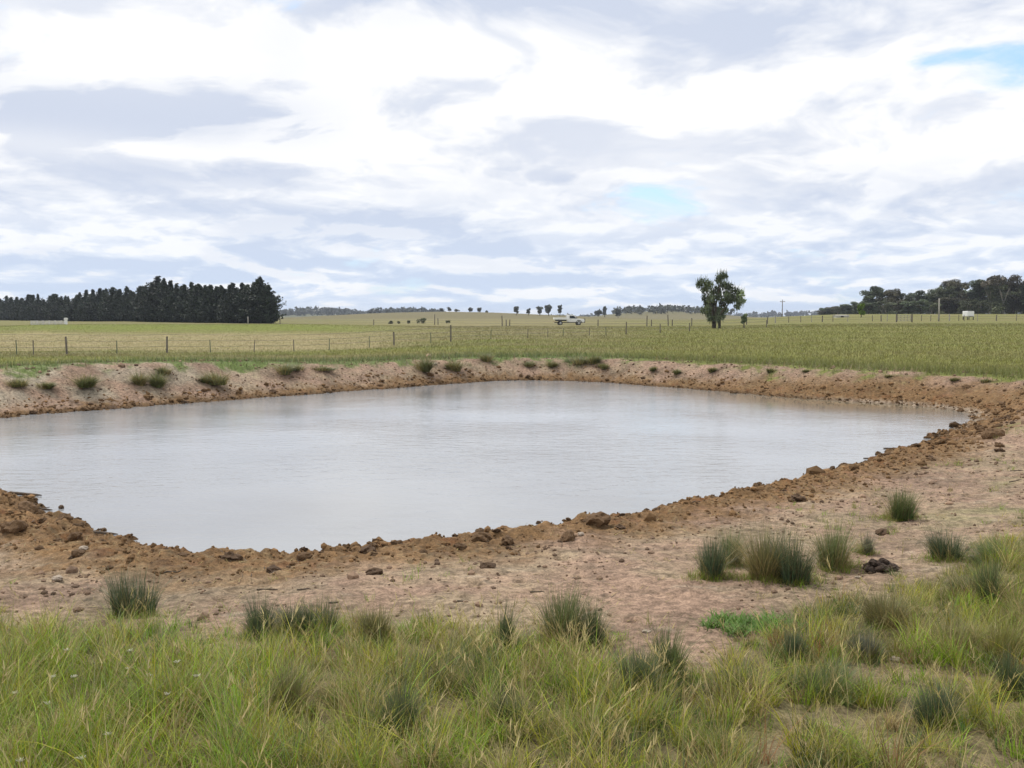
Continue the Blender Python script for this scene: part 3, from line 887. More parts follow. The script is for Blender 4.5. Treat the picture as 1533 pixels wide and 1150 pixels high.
def skirts():
    """thin grass growing round the feet of the rushes"""
    X = []; Y = []; HH = []
    for px, py, w in SKIRTS:
        cx, cy, cz = ground_at(px, py); s = cy * CP / FPX; R0 = w * s * .75
        n = int(150 + 500 * R0)
        a = rng.uniform(0, 6.28, n); r = R0 * (.25 + np.abs(rng.normal(0, .55, n)))
        X.append(cx + r * np.cos(a)); Y.append(cy + r * np.sin(a) * .9); HH.append(rng.uniform(.03, .12, n) * np.exp(-r / R0 * .5))
    x = np.concatenate(X); y = np.concatenate(Y); h = np.concatenate(HH); k = 4; N = len(x) * k
    x = np.repeat(x, k) + rng.normal(0, .01, N); y = np.repeat(y, k) + rng.normal(0, .01, N); h = np.repeat(h, k) * rng.uniform(.5, 1.4, N)
    c = np.where(rng.random((N, 1)) < .45, PAL['straw'][None] * .8, np.where(rng.random((N, 1)) < .5, PAL['olive'][None], PAL['bright'][None] * .8)) * rng.lognormal(0, .2, (N, 1))
    V, F, C = blades(np.stack([x, y, H(x, y) - .003], 1), h, rng.uniform(.0018, .004, N), rng.uniform(0, 6.28, N), rng.uniform(.1, .8, N), rng.uniform(0, .8, N), np.clip(c, 0, .6), 3)
    tag(link('fine_grass', mesh_np('fine_grass', V, F, M_grass, C)), kind='stuff')
skirts()
YEL = (.20, .205, .040)
tussock(1330, 938, 66, 70, OLV, 'tan and olive grass tuft above the red-brown stems', .5, .5, name='grass_tuft', cat='grass tuft', group='grass tufts on the near side', bw=.0038)
tussock(1488, 985, 72, 74, YEL, 'mustard yellow-green grass tuft near the right border', .25, .5, name='grass_tuft', cat='grass tuft', group='grass tufts on the near side', bw=.0038)
tussock(1425, 985, 62, 70, YEL, 'yellowish grass tuft next to the mustard coloured one', .35, .5, name='grass_tuft', cat='grass tuft', group='grass tufts on the near side', bw=.0038)
tussock(1500, 845, 44, 90, (.10, .16, .045), 'fresh green grass patch at the right border beside the low dark rush', .2, .8, name='grass_tuft', cat='grass tuft', group='grass tufts on the near side', bw=.0038)
tussock(1450, 890, 40, 80, (.11, .15, .05), 'low green grass patch in front of the low dark rush', .3, .8, name='grass_tuft', cat='grass tuft', group='grass tufts on the near side', bw=.0038)

def weed_mat():
    x, y, z = ground_at(1130, 940); n = 2600
    a = rng.uniform(0, 6.28, n); r = np.sqrt(rng.random(n))
    bx = .34 * r ** 1.2 * np.cos(a); by = .24 * r ** 1.2 * np.sin(a)
    nn = fbm(bx * 9 + 3, by * 9, 95, 2); keep = rng.random(n) < np.clip(.85 + 1.6 * nn - .8 * r, .03, 1)
    bx, by = bx[keep], by[keep]; n = len(bx)
    bz = H(x + bx, y + by) - z1(x, y)
    col = np.array([[.115, .215, .036]]) * rng.lognormal(0, .22, (n, 1))
    V, F, C = blades(np.stack([bx, by, bz], 1), rng.uniform(.025, .075, n), rng.uniform(.006, .012, n), rng.uniform(0, 6.28, n), rng.uniform(.2, 1.1, n), rng.uniform(.1, .8, n), col, 3)
    o = link('leafy_weed', mesh_np('leafy_weed', V, F, M_grass, C), None, (x, y, z1(x, y)))
    tag(o, 'bright green low leafy weed mat on bare pinkish soil', 'weed')
weed_mat()

# tussocks along the far bank
BANK = [(25, 575, 13, 44, 'flat dark tussock at the left end of the pale clay bank'), (127, 576, 24, 40, 'bushy green tussock hanging over the pale clay bank'),
        (65, 580, 12, 22, 'small brown-green tussock halfway down the pale clay bank'), (210, 576, 22, 15, 'narrow upright tussock, lone one below the bank top'),
        (237, 578, 22, 22, 'tussock spilling down the bank beside the narrow upright one'), (247, 562, 16, 14, 'small tussock on the bank rim above the spilling one'),
        (325, 572, 24, 40, 'round olive tussock alone on the brown bank, roundest of all'), (308, 572, 10, 10, 'tiny tussock snuggled against the round olive one'),
        (425, 559, 18, 26, 'dark tussock at the rim with a bare gap under it'), (445, 553, 9, 24, 'low fringe tussock on the rim beside the gap'),
        (480, 553, 8, 44, 'long flat fringe of tussock along the rim'), (633, 555, 24, 22, 'dark tussock beside a white stone on the far bank'),
        (681, 555, 20, 24, 'dark dome tussock right of the white stone'), (728, 541, 14, 18, 'tussock sticking up at the bank corner'),
        (793, 552, 12, 24, 'low dark tussock where the far shore starts to turn'), (825, 552, 12, 20, 'low tussock with yellow grass behind it, near the turn'),
        (868, 549, 18, 30, 'tall dark grass tussock, left of a pair above the far shore'), (887, 549, 19, 22, 'tall dark grass tussock, right of a pair above the far shore'),
        (905, 556, 12, 16, 'small tussock just outside the dark pair'), (978, 559, 13, 9, 'thin dark tussock over the brown far bank, first of two'),
        (1013, 564, 14, 12, 'thin dark tussock reaching down the far bank, second of two'), (1065, 560, 14, 14, 'dark tussock at the field edge below the many-stemmed tree'),
        (1155, 560, 12, 18, 'dark tussock at the field edge below the power pole'), (1208, 560, 9, 14, 'small tussock at the field edge below the wood tip'),
        (1330, 569, 9, 16, 'faint tussock at the field edge below the young bright tree'), (1430, 573, 10, 20, 'flat dark tussock by the pale scrape at the right'),
        (1475, 577, 11, 16, 'dark tussock at the last bend of the field edge')]
for i, (px, py, hp, wp, lab) in enumerate(BANK):
    if px > 780: py -= 4; hp *= .75; wp *= 1.0
    if px > 920: hp *= .8; wp *= .8
    tone = (.075, .090, .034) if i % 3 else (.095, .100, .038)
    x, y, z = ground_at(px, py); z = z1(x, y); s = y * CP / FPX
    g, dd = tussock_arrays(hp * s * 1.2, wp * s * 1.3, 620, np.array(tone) * 2.0, .28, 1.7, .013, 3)
    o = link('bank_tussock', mesh_np('bank_tussock', *joinarr([g, dd])[:2], M_rush, joinarr([g, dd])[2]), None, (x, y, z - .02))
    tag(o, lab, 'grass tussock', 'tussocks along the far bank')

# pale seed heads in the left meadow
HEADS = [(100, 974, 'pale seed head nearest the soil edge at the left'), (195, 975, 'upper of two pale seed heads standing one above the other'), (192, 1001, 'lower of two pale seed heads standing one above the other'),
         (223, 1012, 'broad white seed head beside a pale stem'), (265, 992, 'small cream seed head under the lone dark rush'), (295, 1013, 'pale seed head bending to the side, farthest from the left border'),
         (250, 1040, 'white seed head with two side lobes'), (78, 1014, 'pale seed head close beside another in the left meadow'), (110, 1014, 'cream seed head paired with a pale one in the left meadow'),
         (24, 1038, 'large pale seed head at the left border'), (72, 1054, 'large fluffy cream seed head in the bright green patch'), (162, 1100, 'tall pale seed head above the bottom edge'),
         (122, 1136, 'bright white seed head touching the bottom edge'), (30, 1140, 'broad pale seed head in the bottom left corner')]
for i, (px, py, lab) in enumerate(HEADS):
    x, y, z = ground_at(px, py + 52); z = z1(x, y)
    d = ray(px, py); t = (y / d[1]); hz = EYE + d[2] * t; hx = d[0] * t
    h = max(.08, hz - z)
    e = empty('seed_head_weed', lab, 'seed head', (x, y, z), 0, 'pale seed heads in the left meadow')
    mb = MB(); mb.tube([(0, 0, -.01), ((hx - x) * .4 + .004, 0, h * .5), (hx - x, 0, h)], [.0016, .0014, .0012], 5)
    mb.build('stalk', M_straw, e)
    n = 46; a = rng.uniform(0, 6.28, n); q = rng.uniform(-.4, 1.2, n)
    b = blades(np.tile(np.array([[hx - x, 0, h - .004]]), (n, 1)), rng.uniform(.007, .014, n), np.full(n, .0035), a, rng.uniform(.2, 1.6, n), q * .3, np.tile(np.array([[.62, .60, .46]]), (n, 1)) * rng.uniform(.8, 1.1, (n, 1)), 2, tipw=.7)
    link('head', mesh_np('head', b[0], b[1], M_grass, b[2]), e)

# ------------------------------------------------------------------ clods, stones, sticks
def lump_mesh(name, seed, mat, sx=1, sy=1, sz=.65, rough=.35, sub=3):
    import bmesh
    bm = bmesh.new(); bmesh.ops.create_icosphere(bm, subdivisions=sub, radius=1)
    for v in bm.verts:
        p = v.co.copy()
        n = float(fbm(np.array(p.x * 1.3 + p.z * .7 + seed * 3.1), np.array(p.y * 1.3 - p.z * .9 + seed), seed, 2))
        n2 = float(perlin(np.array(p.x * 4 + p.z * 2), np.array(p.y * 4 + p.z * 3), seed + 5))
        v.co = Vector((p.x * sx, p.y * sy, p.z * sz)) * (1 + rough * n * 1.6 + rough * .35 * n2)
    for f in bm.faces: f.smooth = False
    me = bpy.data.meshes.new(name); bm.to_mesh(me); bm.free(); me.materials.append(mat)
    return me
CLODS = [lump_mesh('clay_clod', s, M_clay if s % 4 else M_claydark, 1, .8 + .1 * (s % 3), .55 + .08 * (s % 4), .42, 3) for s in range(1, 9)]
def put(me, name, px, py, wpx, label, cat, group=None, sink=.25, hz=1.0, micro=True):
    x, y, z = ground_at(px, py); z = max(z1(x, y), 0.0)
    s = wpx * .5 * y * CP / FPX
    o = link(name, me, None, (x, y, z + s * (.5 - sink) * hz)); o.scale = (s, s, s * hz); o.rotation_euler = (0, 0, rng.uniform(0, 6.28))
    return tag(o, label, cat, group)
NAMED_CLODS = [
    (895, 786, 36, 'big rounded ochre clod at the waterline above the tallest rush clump', 4), (929, 790, 18, 'dark wet clod beside the big rounded one at the waterline', 3),
    (550, 824, 30, 'flat dark wet clod lying in the water edge', 3), (722, 808, 30, 'ochre clod ridge piece at the waterline above the narrow dark rush', 1),
    (850, 812, 28, 'orange clod just up the shore from the big rounded one', 2), (1195, 750, 24, 'brown round clod on the shore above the row of rushes', 3),
    (1320, 799, 22, 'small dark flat clod on bare soil between two rush clumps', 7), (1497, 676, 14, 'dark lump alone on the bare ground at the right', 7),
    (20, 788, 40, 'large clay block with a dark hollow at the left border', 5), (40, 765, 38, 'pale-topped clay block above the dark hollow', 2),
    (345, 836, 34, 'muddy clod standing in the water at the nearest point of the shore', 3), (455, 834, 22, 'small muddy clod in the water edge left of the flat wet one', 1),
    (1485, 655, 30, 'ochre clod on the slope beyond the pond corner', 6), (760, 812, 22, 'reddish clod on the shore left of the big rounded one', 6),
    (560, 862, 26, 'dark crumbly clod on the soil behind the olive rush', 7), (730, 852, 24, 'dark small clod on the pale crumbly patch', 7),
]
for px, py, w, lab, k in NAMED_CLODS: put(CLODS[k], 'clay_clod', px, py, w, lab, 'clod', 'clay clods round the pond', .3, .9)
# smaller clods: individuals that nothing tells apart, by stretch of shore
def shore_clods(n, lab, cond, smin, smax, maxsd):
    c = 0
    L = np.cumsum(np.concatenate([[0], np.linalg.norm(np.diff(SHC, axis=0), axis=1)]))
    tries = 0
    while c < n and tries < 6000:
        tries += 1
        s = rng.random() * L[-1]; i = min(np.searchsorted(L, s), len(SHC) - 1)
        p = SHC[i] + rng.normal(0, .15, 2)
        if not cond(p): continue
        q = p + rng.normal(0, 1, 2) * .5 * maxsd
        sd = float(sdist(q[0], q[1]))
        if sd < -.06 or sd > maxsd or abs(q[0]) > q[1] * .53: continue
        r = rng.uniform(smin, smax) * rng.lognormal(0, .25)
        z = max(z1(q[0], q[1]), 0)
        o = link('clay_clod', CLODS[rng.integers(0, 8)], None, (q[0], q[1], z + r * .12)); o.scale = (r, r, r * rng.uniform(.7, 1.05)); o.rotation_euler = (rng.uniform(-.4, .4), rng.uniform(-.4, .4), rng.uniform(0, 6.28))
        tag(o, lab, 'clod', lab)
        c += 1
shore_clods(110, 'one of many small ochre clods heaped along the near waterline', lambda p: p[1] < 14, .018, .046, 1.2)
shore_clods(60, 'one of many small ochre clods below the right corner of the pond', lambda p: p[0] > 5 and p[1] >= 14 and p[1] < 24, .035, .07, 1.6)
shore_clods(50, 'one of many brown clods strewn at the foot of the far bank', lambda p: p[1] >= 17 and p[0] < 6.0 and (p[0] < 0 or p[1] > 24), .05, .10, 1.1)

def crumbs():
    """crumbled clay too small and too many to count"""
    base = lump_mesh('crumb', 3, M_clay, 1, .85, .6, .4, 1)
    bv = np.array([v.co[:] for v in base.vertices]); bf = np.array([p.vertices[:] for p in base.polygons])
    n = 90000
    x = rng.uniform(-26, 16, n * 6); y = rng.uniform(5, 40, n * 6)
    ok = np.abs(x) < y * .55 + .5; x, y = x[ok], y[ok]
    sd = sdist(x, y); a = fbm(x * 1.4, y * 1.4, 97, 3)
    pr = np.exp(-(np.maximum(sd, 0) / 1.05) ** 2) * (.55 + .45 * np.clip(1.8 * a + .5, 0, 1)) + .22 * np.clip(.3 + 1.8 * a, 0, 1) * (sd < 7)
    ok = (sd > -.02) & (rng.random(len(x)) < pr * np.clip(10. / y, .3, 1)); x, y = x[ok][:n], y[ok][:n]
    n = len(x); print('crumbs', n)
    s = rng.lognormal(math.log(.0105), .55, n) * np.clip(y / 9., 1, 1.9)
    z = H(x, y)
    V = bv[None] * s[:, None, None] * rng.uniform(.7, 1.3, (n, 1, 3))
    th = rng.uniform(0, 6.28, n); c, q = np.cos(th)[:, None], np.sin(th)[:, None]
    V = np.stack([V[..., 0] * c - V[..., 1] * q, V[..., 0] * q + V[..., 1] * c, V[..., 2]], -1) + np.stack([x, y, z + s * .2], 1)[:, None, :]
    F = bf[None] + (np.arange(n) * len(bv))[:, None, None]
    sdn = sdist(x, y)
    col = np.where((sdn < 1.3)[:, None], np.array([[.158, .093, .044]]), np.array([[.185, .125, .085]])) * rng.lognormal(0, .30, (n, 1))
    col = col * (1 - .45 * (1 - sstep(.015, .075, z)))[:, None]
    m, g, out = new_mat('crumbled_clay')
    at = g.n('ShaderNodeAttribute', attribute_name='col'); p = g.n('ShaderNodeBsdfPrincipled'); p.inputs['Roughness'].default_value = .95
    p.inputs['Specular IOR Level'].default_value = .15
    g.link(at.outputs['Color'], p.inputs['Base Color']); g.link(p.outputs[0], out.inputs['Surface'])
    tag(link('clay_crumbs', mesh_np('clay_crumbs', V.reshape(-1, 3), F.reshape(-1, 3), m, np.repeat(col, len(bv), 0), smooth=False)), kind='stuff')
crumbs()

# dark earth heap
def earth_heap():
    x, y, z = ground_at(1320, 856); z = z1(x, y)
    V = []; F = []; o = 0
    base = lump_mesh('heap', 5, M_dung, 1, .85, .7, .45, 2)
    bv = np.array([v.co[:] for v in base.vertices]); bf = np.array([p.vertices[:] for p in base.polygons])
    for i in range(34):
        a = rng.uniform(0, 6.28); r = .12 * math.sqrt(rng.random()); s = rng.uniform(.018, .042)
        hz = .075 * max(0, 1 - (r / .13) ** 1.4) * rng.uniform(.5, 1.0)
        c, q = math.cos(a * 3), math.sin(a * 3)
        W = bv * s; W = np.stack([W[:, 0] * c - W[:, 1] * q, W[:, 0] * q + W[:, 1] * c, W[:, 2]], 1)
        V.append(W + np.array([r * math.cos(a), r * math.sin(a) * .7, hz])); F.append(bf + o); o += len(bv)
    ob = link('earth_heap', mesh_np('earth_heap', np.concatenate(V), np.concatenate(F), M_dung, smooth=False), None, (x, y, z))
    tag(ob, 'dark brown crumbly earth heap beside the bright green rush clump', 'earth heap')
earth_heap()
STONE = [lump_mesh('stone', 20 + s, M_stone, 1, .75, .45, .25, 3) for s in range(3)]
DARKSTONE = lump_mesh('dark_stone', 33, M_claydark, 1, .7, .55, .3, 3)
for px, py, w, lab, k in [(125, 824, 16, 'pale flat stone in the ochre shore at the left', 0), (86, 868, 20, 'pale flat stone on bare soil left of the lone rush', 1), (968, 947, 14, 'pale stone on pink soil near the wide soft rush', 2),
                          (652, 546, 8, 'white stone on the far bank between two dark tussocks', 1), (297, 584, 7, 'pale stone low on the far bank below the round tussock', 0), (1284, 868, 9, 'small white stone below the dark earth heap', 2),
                          (1455, 842, 12, 'pale stone beside the low dense dark rush', 1), (870, 806, 13, 'pale stone among the ochre clods', 0), (1340, 990, 18, 'pale flat stone lying in the right-hand grass', 1)]:
    put(STONE[k], 'stone', px, py, w, lab, 'stone', 'pale stones about the pond', .2)
o = put(DARKSTONE, 'dark_stone', 92, 762, 11, 'dark stone poking out of the water off the left shore', 'stone', None, .1); o.location.z = .012
o = put(DARKSTONE, 'dark_stone', 806, 784, 9, 'small dark stone in the water beside the big rounded clod', 'stone', None, .1); o.location.z = .01
def stick(px, py, L, ang, lab, fork=False):
    x, y, z = ground_at(px, py); z = max(z1(x, y), .004)
    Lm = L * y * CP / FPX; c, s = math.cos(ang), math.sin(ang)
    mb = MB(); r = max(.006, Lm * .035)
    pts = []
    for t in np.linspace(-.5, .5, 5):
        q = (x + c * Lm * t + .04 * Lm * math.sin(t * 7), y + s * Lm * t)
        pts.append((q[0] - x, q[1] - y, max(z1(*q), 0) - z + r * .8))
    mb.tube(pts, [r, r * 1.1, r, r * .8, r * .4], 7)
    if fork: mb.tube([pts[2], (pts[2][0] + c * Lm * .15 - s * Lm * .2, pts[2][1] + s * Lm * .15 + c * Lm * .2, pts[2][2] + r)], [r * .7, r * .3], 6)
    tag(mb.build('stick', M_stick, None, True, 0, (x, y, z)), lab, 'stick', 'sticks lying on the shore')
for a in [(258, 856, 26, .3, 'short dark stick on the soil below the nearest shore', False), (400, 880, 34, -.1, 'forked dark stick on bare soil above the two front rushes', True), (690, 906, 12, .2, 'tiny stick on pink soil left of the tallest rush', False),
          (804, 889, 22, 0, 'straight dark stick on the soil above the tallest rush', False), (455, 882, 22, .1, 'dark stick on soil above the fullest rush clump', False), (40, 742, 60, -.35, 'long stick along the water edge at the left', False),
          (62, 762, 46, -.4, 'bent stick half in the water at the left shore', True), (155, 800, 56, -.35, 'long thin driftwood stick on the waterline past the stone', False), (1335, 672, 26, .05, 'stick lying in the water, upper of two off the right shore', False),
          (1304, 687, 24, .05, 'stick lying in the water, lower of two off the right shore', False), (1040, 751, 26, .2, 'dark twig at the waterline above the compact rush', True), (1520, 722, 20, .1, 'dark stick on the bare rise at the right border', False),
          (1522, 705, 22, .15, 'dark bark strip above another stick at the right border', False), (500, 905, 16, .2, 'small stick on the soil between the dark and olive rushes', False)]:
    stick(*a)

# ------------------------------------------------------------------ trees
def cards(P, S, col, flat=.0, aspect=1.0):
    """leaf-clump faces: random small quads at points P with size S"""
    n = len(P)
    a = rng.normal(0, 1, (n, 3)); a[:, 2] *= (1 - flat); a /= np.linalg.norm(a, axis=1)[:, None]
    b = rng.normal(0, 1, (n, 3)); b -= a * (a * b).sum(1)[:, None]; b /= np.linalg.norm(b, axis=1)[:, None]
    a = a * S[:, None] * .5 * aspect; b = b * S[:, None] * .5
    V = np.stack([P - a * .9, P - b, P + a, P + b * .8], 1).reshape(-1, 3)
    F = np.arange(n * 4).reshape(n, 4)
    return V, F, np.repeat(col, 4, 0)
def pine_mesh(seed, full=True):
    """unit-height dark conifer crown and trunk"""
    r = np.random.default_rng(seed)
    P = []; S = []; B = []
    z = .03; pw = r.uniform(.95, 1.6)
    lob = r.uniform(0, 6.28); lobe = r.uniform(.1, .45)
    while z < .985:
        t = z
        R0 = (.30 if t < .35 else .30 * (1 - ((t - .35) / .65) ** pw)) * r.uniform(.6, 1.25) + .012
        nb = 9 if t < .7 else 6
        a0 = r.uniform(0, 6.28)
        for k in range(nb):
            a = a0 + 6.28 * k / nb + r.normal(0, .25); L = R0 * r.uniform(.5, 1.15) * (1 + lobe * math.cos(a - lob))
            m = max(2, int(L / .028))
            tint = r.lognormal(0, .25)
            for q in range(m):
                f = (q + r.random()) / m
                P.append((math.cos(a) * L * f, math.sin(a) * L * f, z - .05 * L + .35 * L * f * f + r.normal(0, .008)))
                S.append(r.uniform(.030, .055) * (1.1 - .4 * f)); B.append(tint * r.uniform(.8, 1.2))
        z += r.uniform(.020, .034)
    P = np.array(P); S = np.array(S); B = np.array(B)
    P = np.repeat(P, 3, 0) + r.normal(0, .012, (len(P) * 3, 3)); S = np.repeat(S, 3); B = np.repeat(B, 3)
    col = np.array([[.024, .034, .020]]) * B[:, None]
    V, F, C = cards(P, S, col, 0, 1.5)
    mb = MB(); mb.tube([(0, 0, -.02), (.004, 0, .3), (0, .003, .7), (0, 0, .97)], [.022, .017, .009, .002], 7)
    return (V, F, C), mb
def place_pines():
    prof_x = [-100, 0, 40, 85, 105, 140, 180, 215, 240, 270, 300, 325, 350, 370, 395, 406, 416]
    prof_y = [449, 447, 445, 437, 441, 431, 428, 429, 417, 425, 426, 424, 425, 419, 416, 420, 448]
    protos = []
    for s in range(7):
        arr, mb = pine_mesh(100 + s)
        t = empty('pine_tree', 'dark pine', 'pine tree')
        mb.build('trunk', M_bark, t, True)
        link('crown', mesh_np('crown', *arr[:2], M_pine, arr[2], smooth=False), t)
        protos.append(t)
    used = set(); first = None
    px = 403.0; i = 0; spots = []
    while px > -70:
        iv = 1 / 228. + (1 / 447. - 1 / 228.) * (400 - px) / 400
        D = 1 / iv
        spots.append((px, D + rng.uniform(-2, 2), 1.0))
        if i % 2: spots.append((px - 4, D + 8 + rng.uniform(-2, 2), .97))
        px -= rng.uniform(6.5, 9.5) * (D / 447.) ** -.35
        i += 1
    special = {}
    for i, (px, D, f) in enumerate(spots):
        top = np.interp(px, prof_x, prof_y) + float(rng.choice([-3, -1, 1, 2, 3, 5, 8]))
        x, y, z = at_D(px, D)
        htop = EYE + (480 - top) / FPX * D
        h = (htop - z) * f
        k = int(rng.integers(0, 7))
        src = protos[k]
        o = src if k not in used else copy_tree(src)
        used.add(k)
        o.location = (x, y, z); w = rng.uniform(.9, 1.35)
        o.scale = (h * w, h * w, h); o.rotation_euler = (0, 0, rng.uniform(0, 6.28))
        if i == 0: lab = 'end pine of the dark windbreak, its ragged edge against open sky'
        elif f < 1: lab = 'dark pine of the second rank, mostly hidden inside the windbreak'
        else: lab = 'dark pine in the front rank of the windbreak, hemmed in by near-identical neighbours'
        tag(o, lab, 'pine tree', 'pines of the windbreak' + ('' if i == 0 else ', second rank' if f < 1 else ', front rank'))
    for k in range(7):
        if k not in used:
            for c in list(protos[k].children): bpy.data.objects.remove(c)
            bpy.data.objects.remove(protos[k])
    # lone spire in the windbreak that stands above the others
    return
place_pines()

def gum_arrays(seed, bushy, tone=(.050, .058, .036)):
    r = np.random.default_rng(seed)
    mb = MB(); P = []; S = []; B = []
    nl = r.integers(4, 7)
    lean = r.normal(0, .05, 2)
    fork = r.uniform(.22, .38)
    mb.tube([(0, 0, -.03), (lean[0] * .5, lean[1] * .5, fork * .6), (lean[0], lean[1], fork)], [.030, .022, .019], 7)
    def clump(c, rad, flat=.6):
        rad = rad * 1.22
        n = int(120 * (rad / .12) ** 2) + 30
        v = r.normal(0, 1, (n, 3)); v /= np.linalg.norm(v, axis=1)[:, None]
        v *= rad * (r.random((n, 1)) ** .45); v[:, 2] *= flat
        P.append(np.array(c) + v); S.append(r.uniform(.020, .040, n)); tb = r.lognormal(0, .45)
        B.append(tb * r.uniform(.75, 1.25, n))
    for k in range(nl):
        a = 6.28 * k / nl + r.normal(0, .4); L = r.uniform(.16, .34); zt = r.uniform(.62, .93)
        mid = (lean[0] + math.cos(a) * L * .45, lean[1] + math.sin(a) * L * .45, (fork + zt) * .52)
        end = (lean[0] + math.cos(a) * L, lean[1] + math.sin(a) * L, zt)
        mb.tube([(lean[0], lean[1], fork - .02), mid, end], [.014, .009, .004], 6)
        clump(end, r.uniform(.10, .16))
        for q in range(r.integers(1, 4)):
            c = (end[0] + r.normal(0, .09), end[1] + r.normal(0, .09), end[2] + r.normal(-.02, .07)); clump(c, r.uniform(.06, .12))
        if r.random() < .6: clump((mid[0], mid[1], mid[2] + .12), r.uniform(.06, .11))
    if bushy:
        for q in range(9):
            a = r.uniform(0, 6.28); rr = r.uniform(.05, .3); clump((math.cos(a) * rr, math.sin(a) * rr, r.uniform(.05, .55)), r.uniform(.09, .15), .9)
    P = np.concatenate(P); S = np.concatenate(S); B = np.concatenate(B)
    P[:, 2] = np.clip(P[:, 2], .01, None)
    col = np.array([tone]) * B[:, None]
    return cards(P, S, col, 0, 1.6), mb
def place_gums():
    tones = [(.082, .092, .050), (.064, .080, .050), (.096, .090, .054), (.085, .074, .052), (.070, .088, .048), (.074, .068, .048)]
    protos = []
    for s in range(6):
        arr, mb = gum_arrays(300 + s, s % 2 == 0, tones[s])
        t = empty('gum_tree', 'gum', 'gum tree')
        mb.build('trunk', M_palebark if s % 3 == 0 else M_bark, t, True)
        link('crown', mesh_np('crown', *arr[:2], M_gum, arr[2], smooth=False), t)
        protos.append(t)
    used = set()
    front = [(1238, 459, 470, 2), (1262, 454, 450, 0), (1284, 452, 430, 4), (1302, 432, 360, 4), (1318, 425, 350, 1), (1336, 433, 345, 2), (1353, 436, 345, 0), (1378, 432, 340, 1), (1400, 430, 335, 4), (1418, 425, 330, 0),
             (1434, 419, 330, 2), (1452, 425, 328, 1), (1468, 421, 326, 4), (1484, 413, 322, 0), (1500, 408, 320, 3), (1517, 419, 322, 2), (1533, 409, 318, 1), (1560, 411, 316, 0), (1590, 413, 316, 4)]
    labs = ['outermost low gum tree at the thin tip of the wood', 'low rounded gum tree near the tip of the wood', 'gum tree just behind the bright young tree', 'first tall gum tree of the wood, with a bent pale limb',
            'gum tree with flat double top, highest near the bright young tree', 'pale olive gum tree beside the flat double topped one', 'gum tree before a notch of sky in the wood', 'dark domed gum tree above the pale gate',
            'gum tree behind the pale pole, to its left', 'gum tree behind the pale pole, to its right', 'broad dark gum tree midway along the wood', 'lower gum tree left of the white tank', 'thin-topped gum tree above the white tank',
            'gum tree with see-through top right of the white tank', 'tallest gum tree of the wood, with a spiky crown', 'gum tree under a gap of sky beside the tallest', 'dark gum tree cut by the right picture border',
            'gum tree just past the right picture border', 'gum tree farther past the right picture border']
    def place(px, top, D, k, lab, group, wide=1.0):
        src = protos[k]
        o = src if k not in used else copy_tree(src)
        used.add(k)
        x, y, z = at_D(px, D); h = EYE + (480 - top) / FPX * D - z
        w = rng.uniform(.95, 1.25) * wide
        o.location = (x, y, z); o.scale = (h * w, h * w, h); o.rotation_euler = (0, 0, rng.uniform(0, 6.28))
        tag(o, lab, 'gum tree', group)
    for (px, top, D, k), lab in zip(front, labs): place(px, top, D, k, lab, 'gum trees of the wood', 1.45 if px < 1290 else 1.0)
    for k in range(6):
        if k not in used:
            for c in list(protos[k].children): bpy.data.objects.remove(c)
            bpy.data.objects.remove(protos[k]); protos[k] = None
    px = 1232.0
    while px < 1600:
        top = np.interp(px, [1230, 1290, 1300, 1350, 1420, 1500, 1600], [461, 452, 440, 444, 434, 424, 424]) + rng.uniform(0, 8)
        place(px, top, rng.uniform(355, 395) + (90 if px < 1290 else 0), [0, 2, 4][int(rng.integers(0, 3))], 'dark gum tree filling the inner rank of the wood', 'inner rank of the wood', 1.25)
        px += rng.uniform(9, 14)
    px = 1228.0
    while px < 1600:
        top = np.interp(px, [1224, 1250, 1290, 1330, 1600], [465, 457, 453, 448, 445]) + rng.uniform(-1, 4)
        place(px, top, rng.uniform(312, 335) + (120 if px < 1290 else 0), [0, 2, 4][int(rng.integers(0, 3))], 'low dark gum sapling at the foot of the wood', 'saplings at the foot of the wood', 1.7)
        px += rng.uniform(14, 20) if px > 1300 else rng.uniform(5, 8)
place_gums()

def small_tree(name, px, base_py, top_py, wpx, D, tone, lab, cat, group=None, trunk=True, n=1400, shape='round', mat=M_gum, size=.10):
    x, y, z = at_D(px, D)
    h = max(.3, (EYE + (480 - top_py) / FPX * D) - z); w = wpx / FPX * D * .5
    t = empty(name, lab, cat, (x, y, z), rng.uniform(0, 6.28), group)
    r = rng
    P = []; B = []
    z0 = .30 if trunk else .02
    for k in range(13):
        a = r.uniform(0, 6.28)
        tz = r.uniform(z0 + .06, .90)
        rr = w * (.62 if shape == 'round' else .55 * (1 - tz * .6)) * math.sqrt(r.random())
        rad = w * r.uniform(.28, .48); m = n // 13
        v = r.normal(0, 1, (m, 3)); v /= np.linalg.norm(v, axis=1)[:, None]; v *= rad * r.random((m, 1)) ** .45
        v[:, 2] *= .8
        P.append(np.array([rr * math.cos(a), rr * math.sin(a), tz * h]) + v); B.append(r.lognormal(0, .25) * r.uniform(.8, 1.2, m))
    P = np.concatenate(P); P[:, 2] = np.clip(P[:, 2], .02 * h, h * 1.02); B = np.concatenate(B)
    arr = cards(P, h * size * r.uniform(.6, 1.2, len(P)), np.array([tone]) * B[:, None], 0, 1.5)
    link('crown', mesh_np('crown', *arr[:2], mat, arr[2], smooth=False), t)
    mb = MB(); mb.tube([(0, 0, -.1), (.02 * h, 0, h * .3), (0, .01 * h, h * .75)], [.035 * h, .026 * h, .01 * h], 6)
    for k in range(3):
        a = 2.1 * k; mb.tube([(.01 * h, 0, h * .3), (math.cos(a) * w * .5, math.sin(a) * w * .5, h * .6)], [.016 * h, .006 * h], 5)
    mb.build('trunk', M_bark, t, True)
    return t
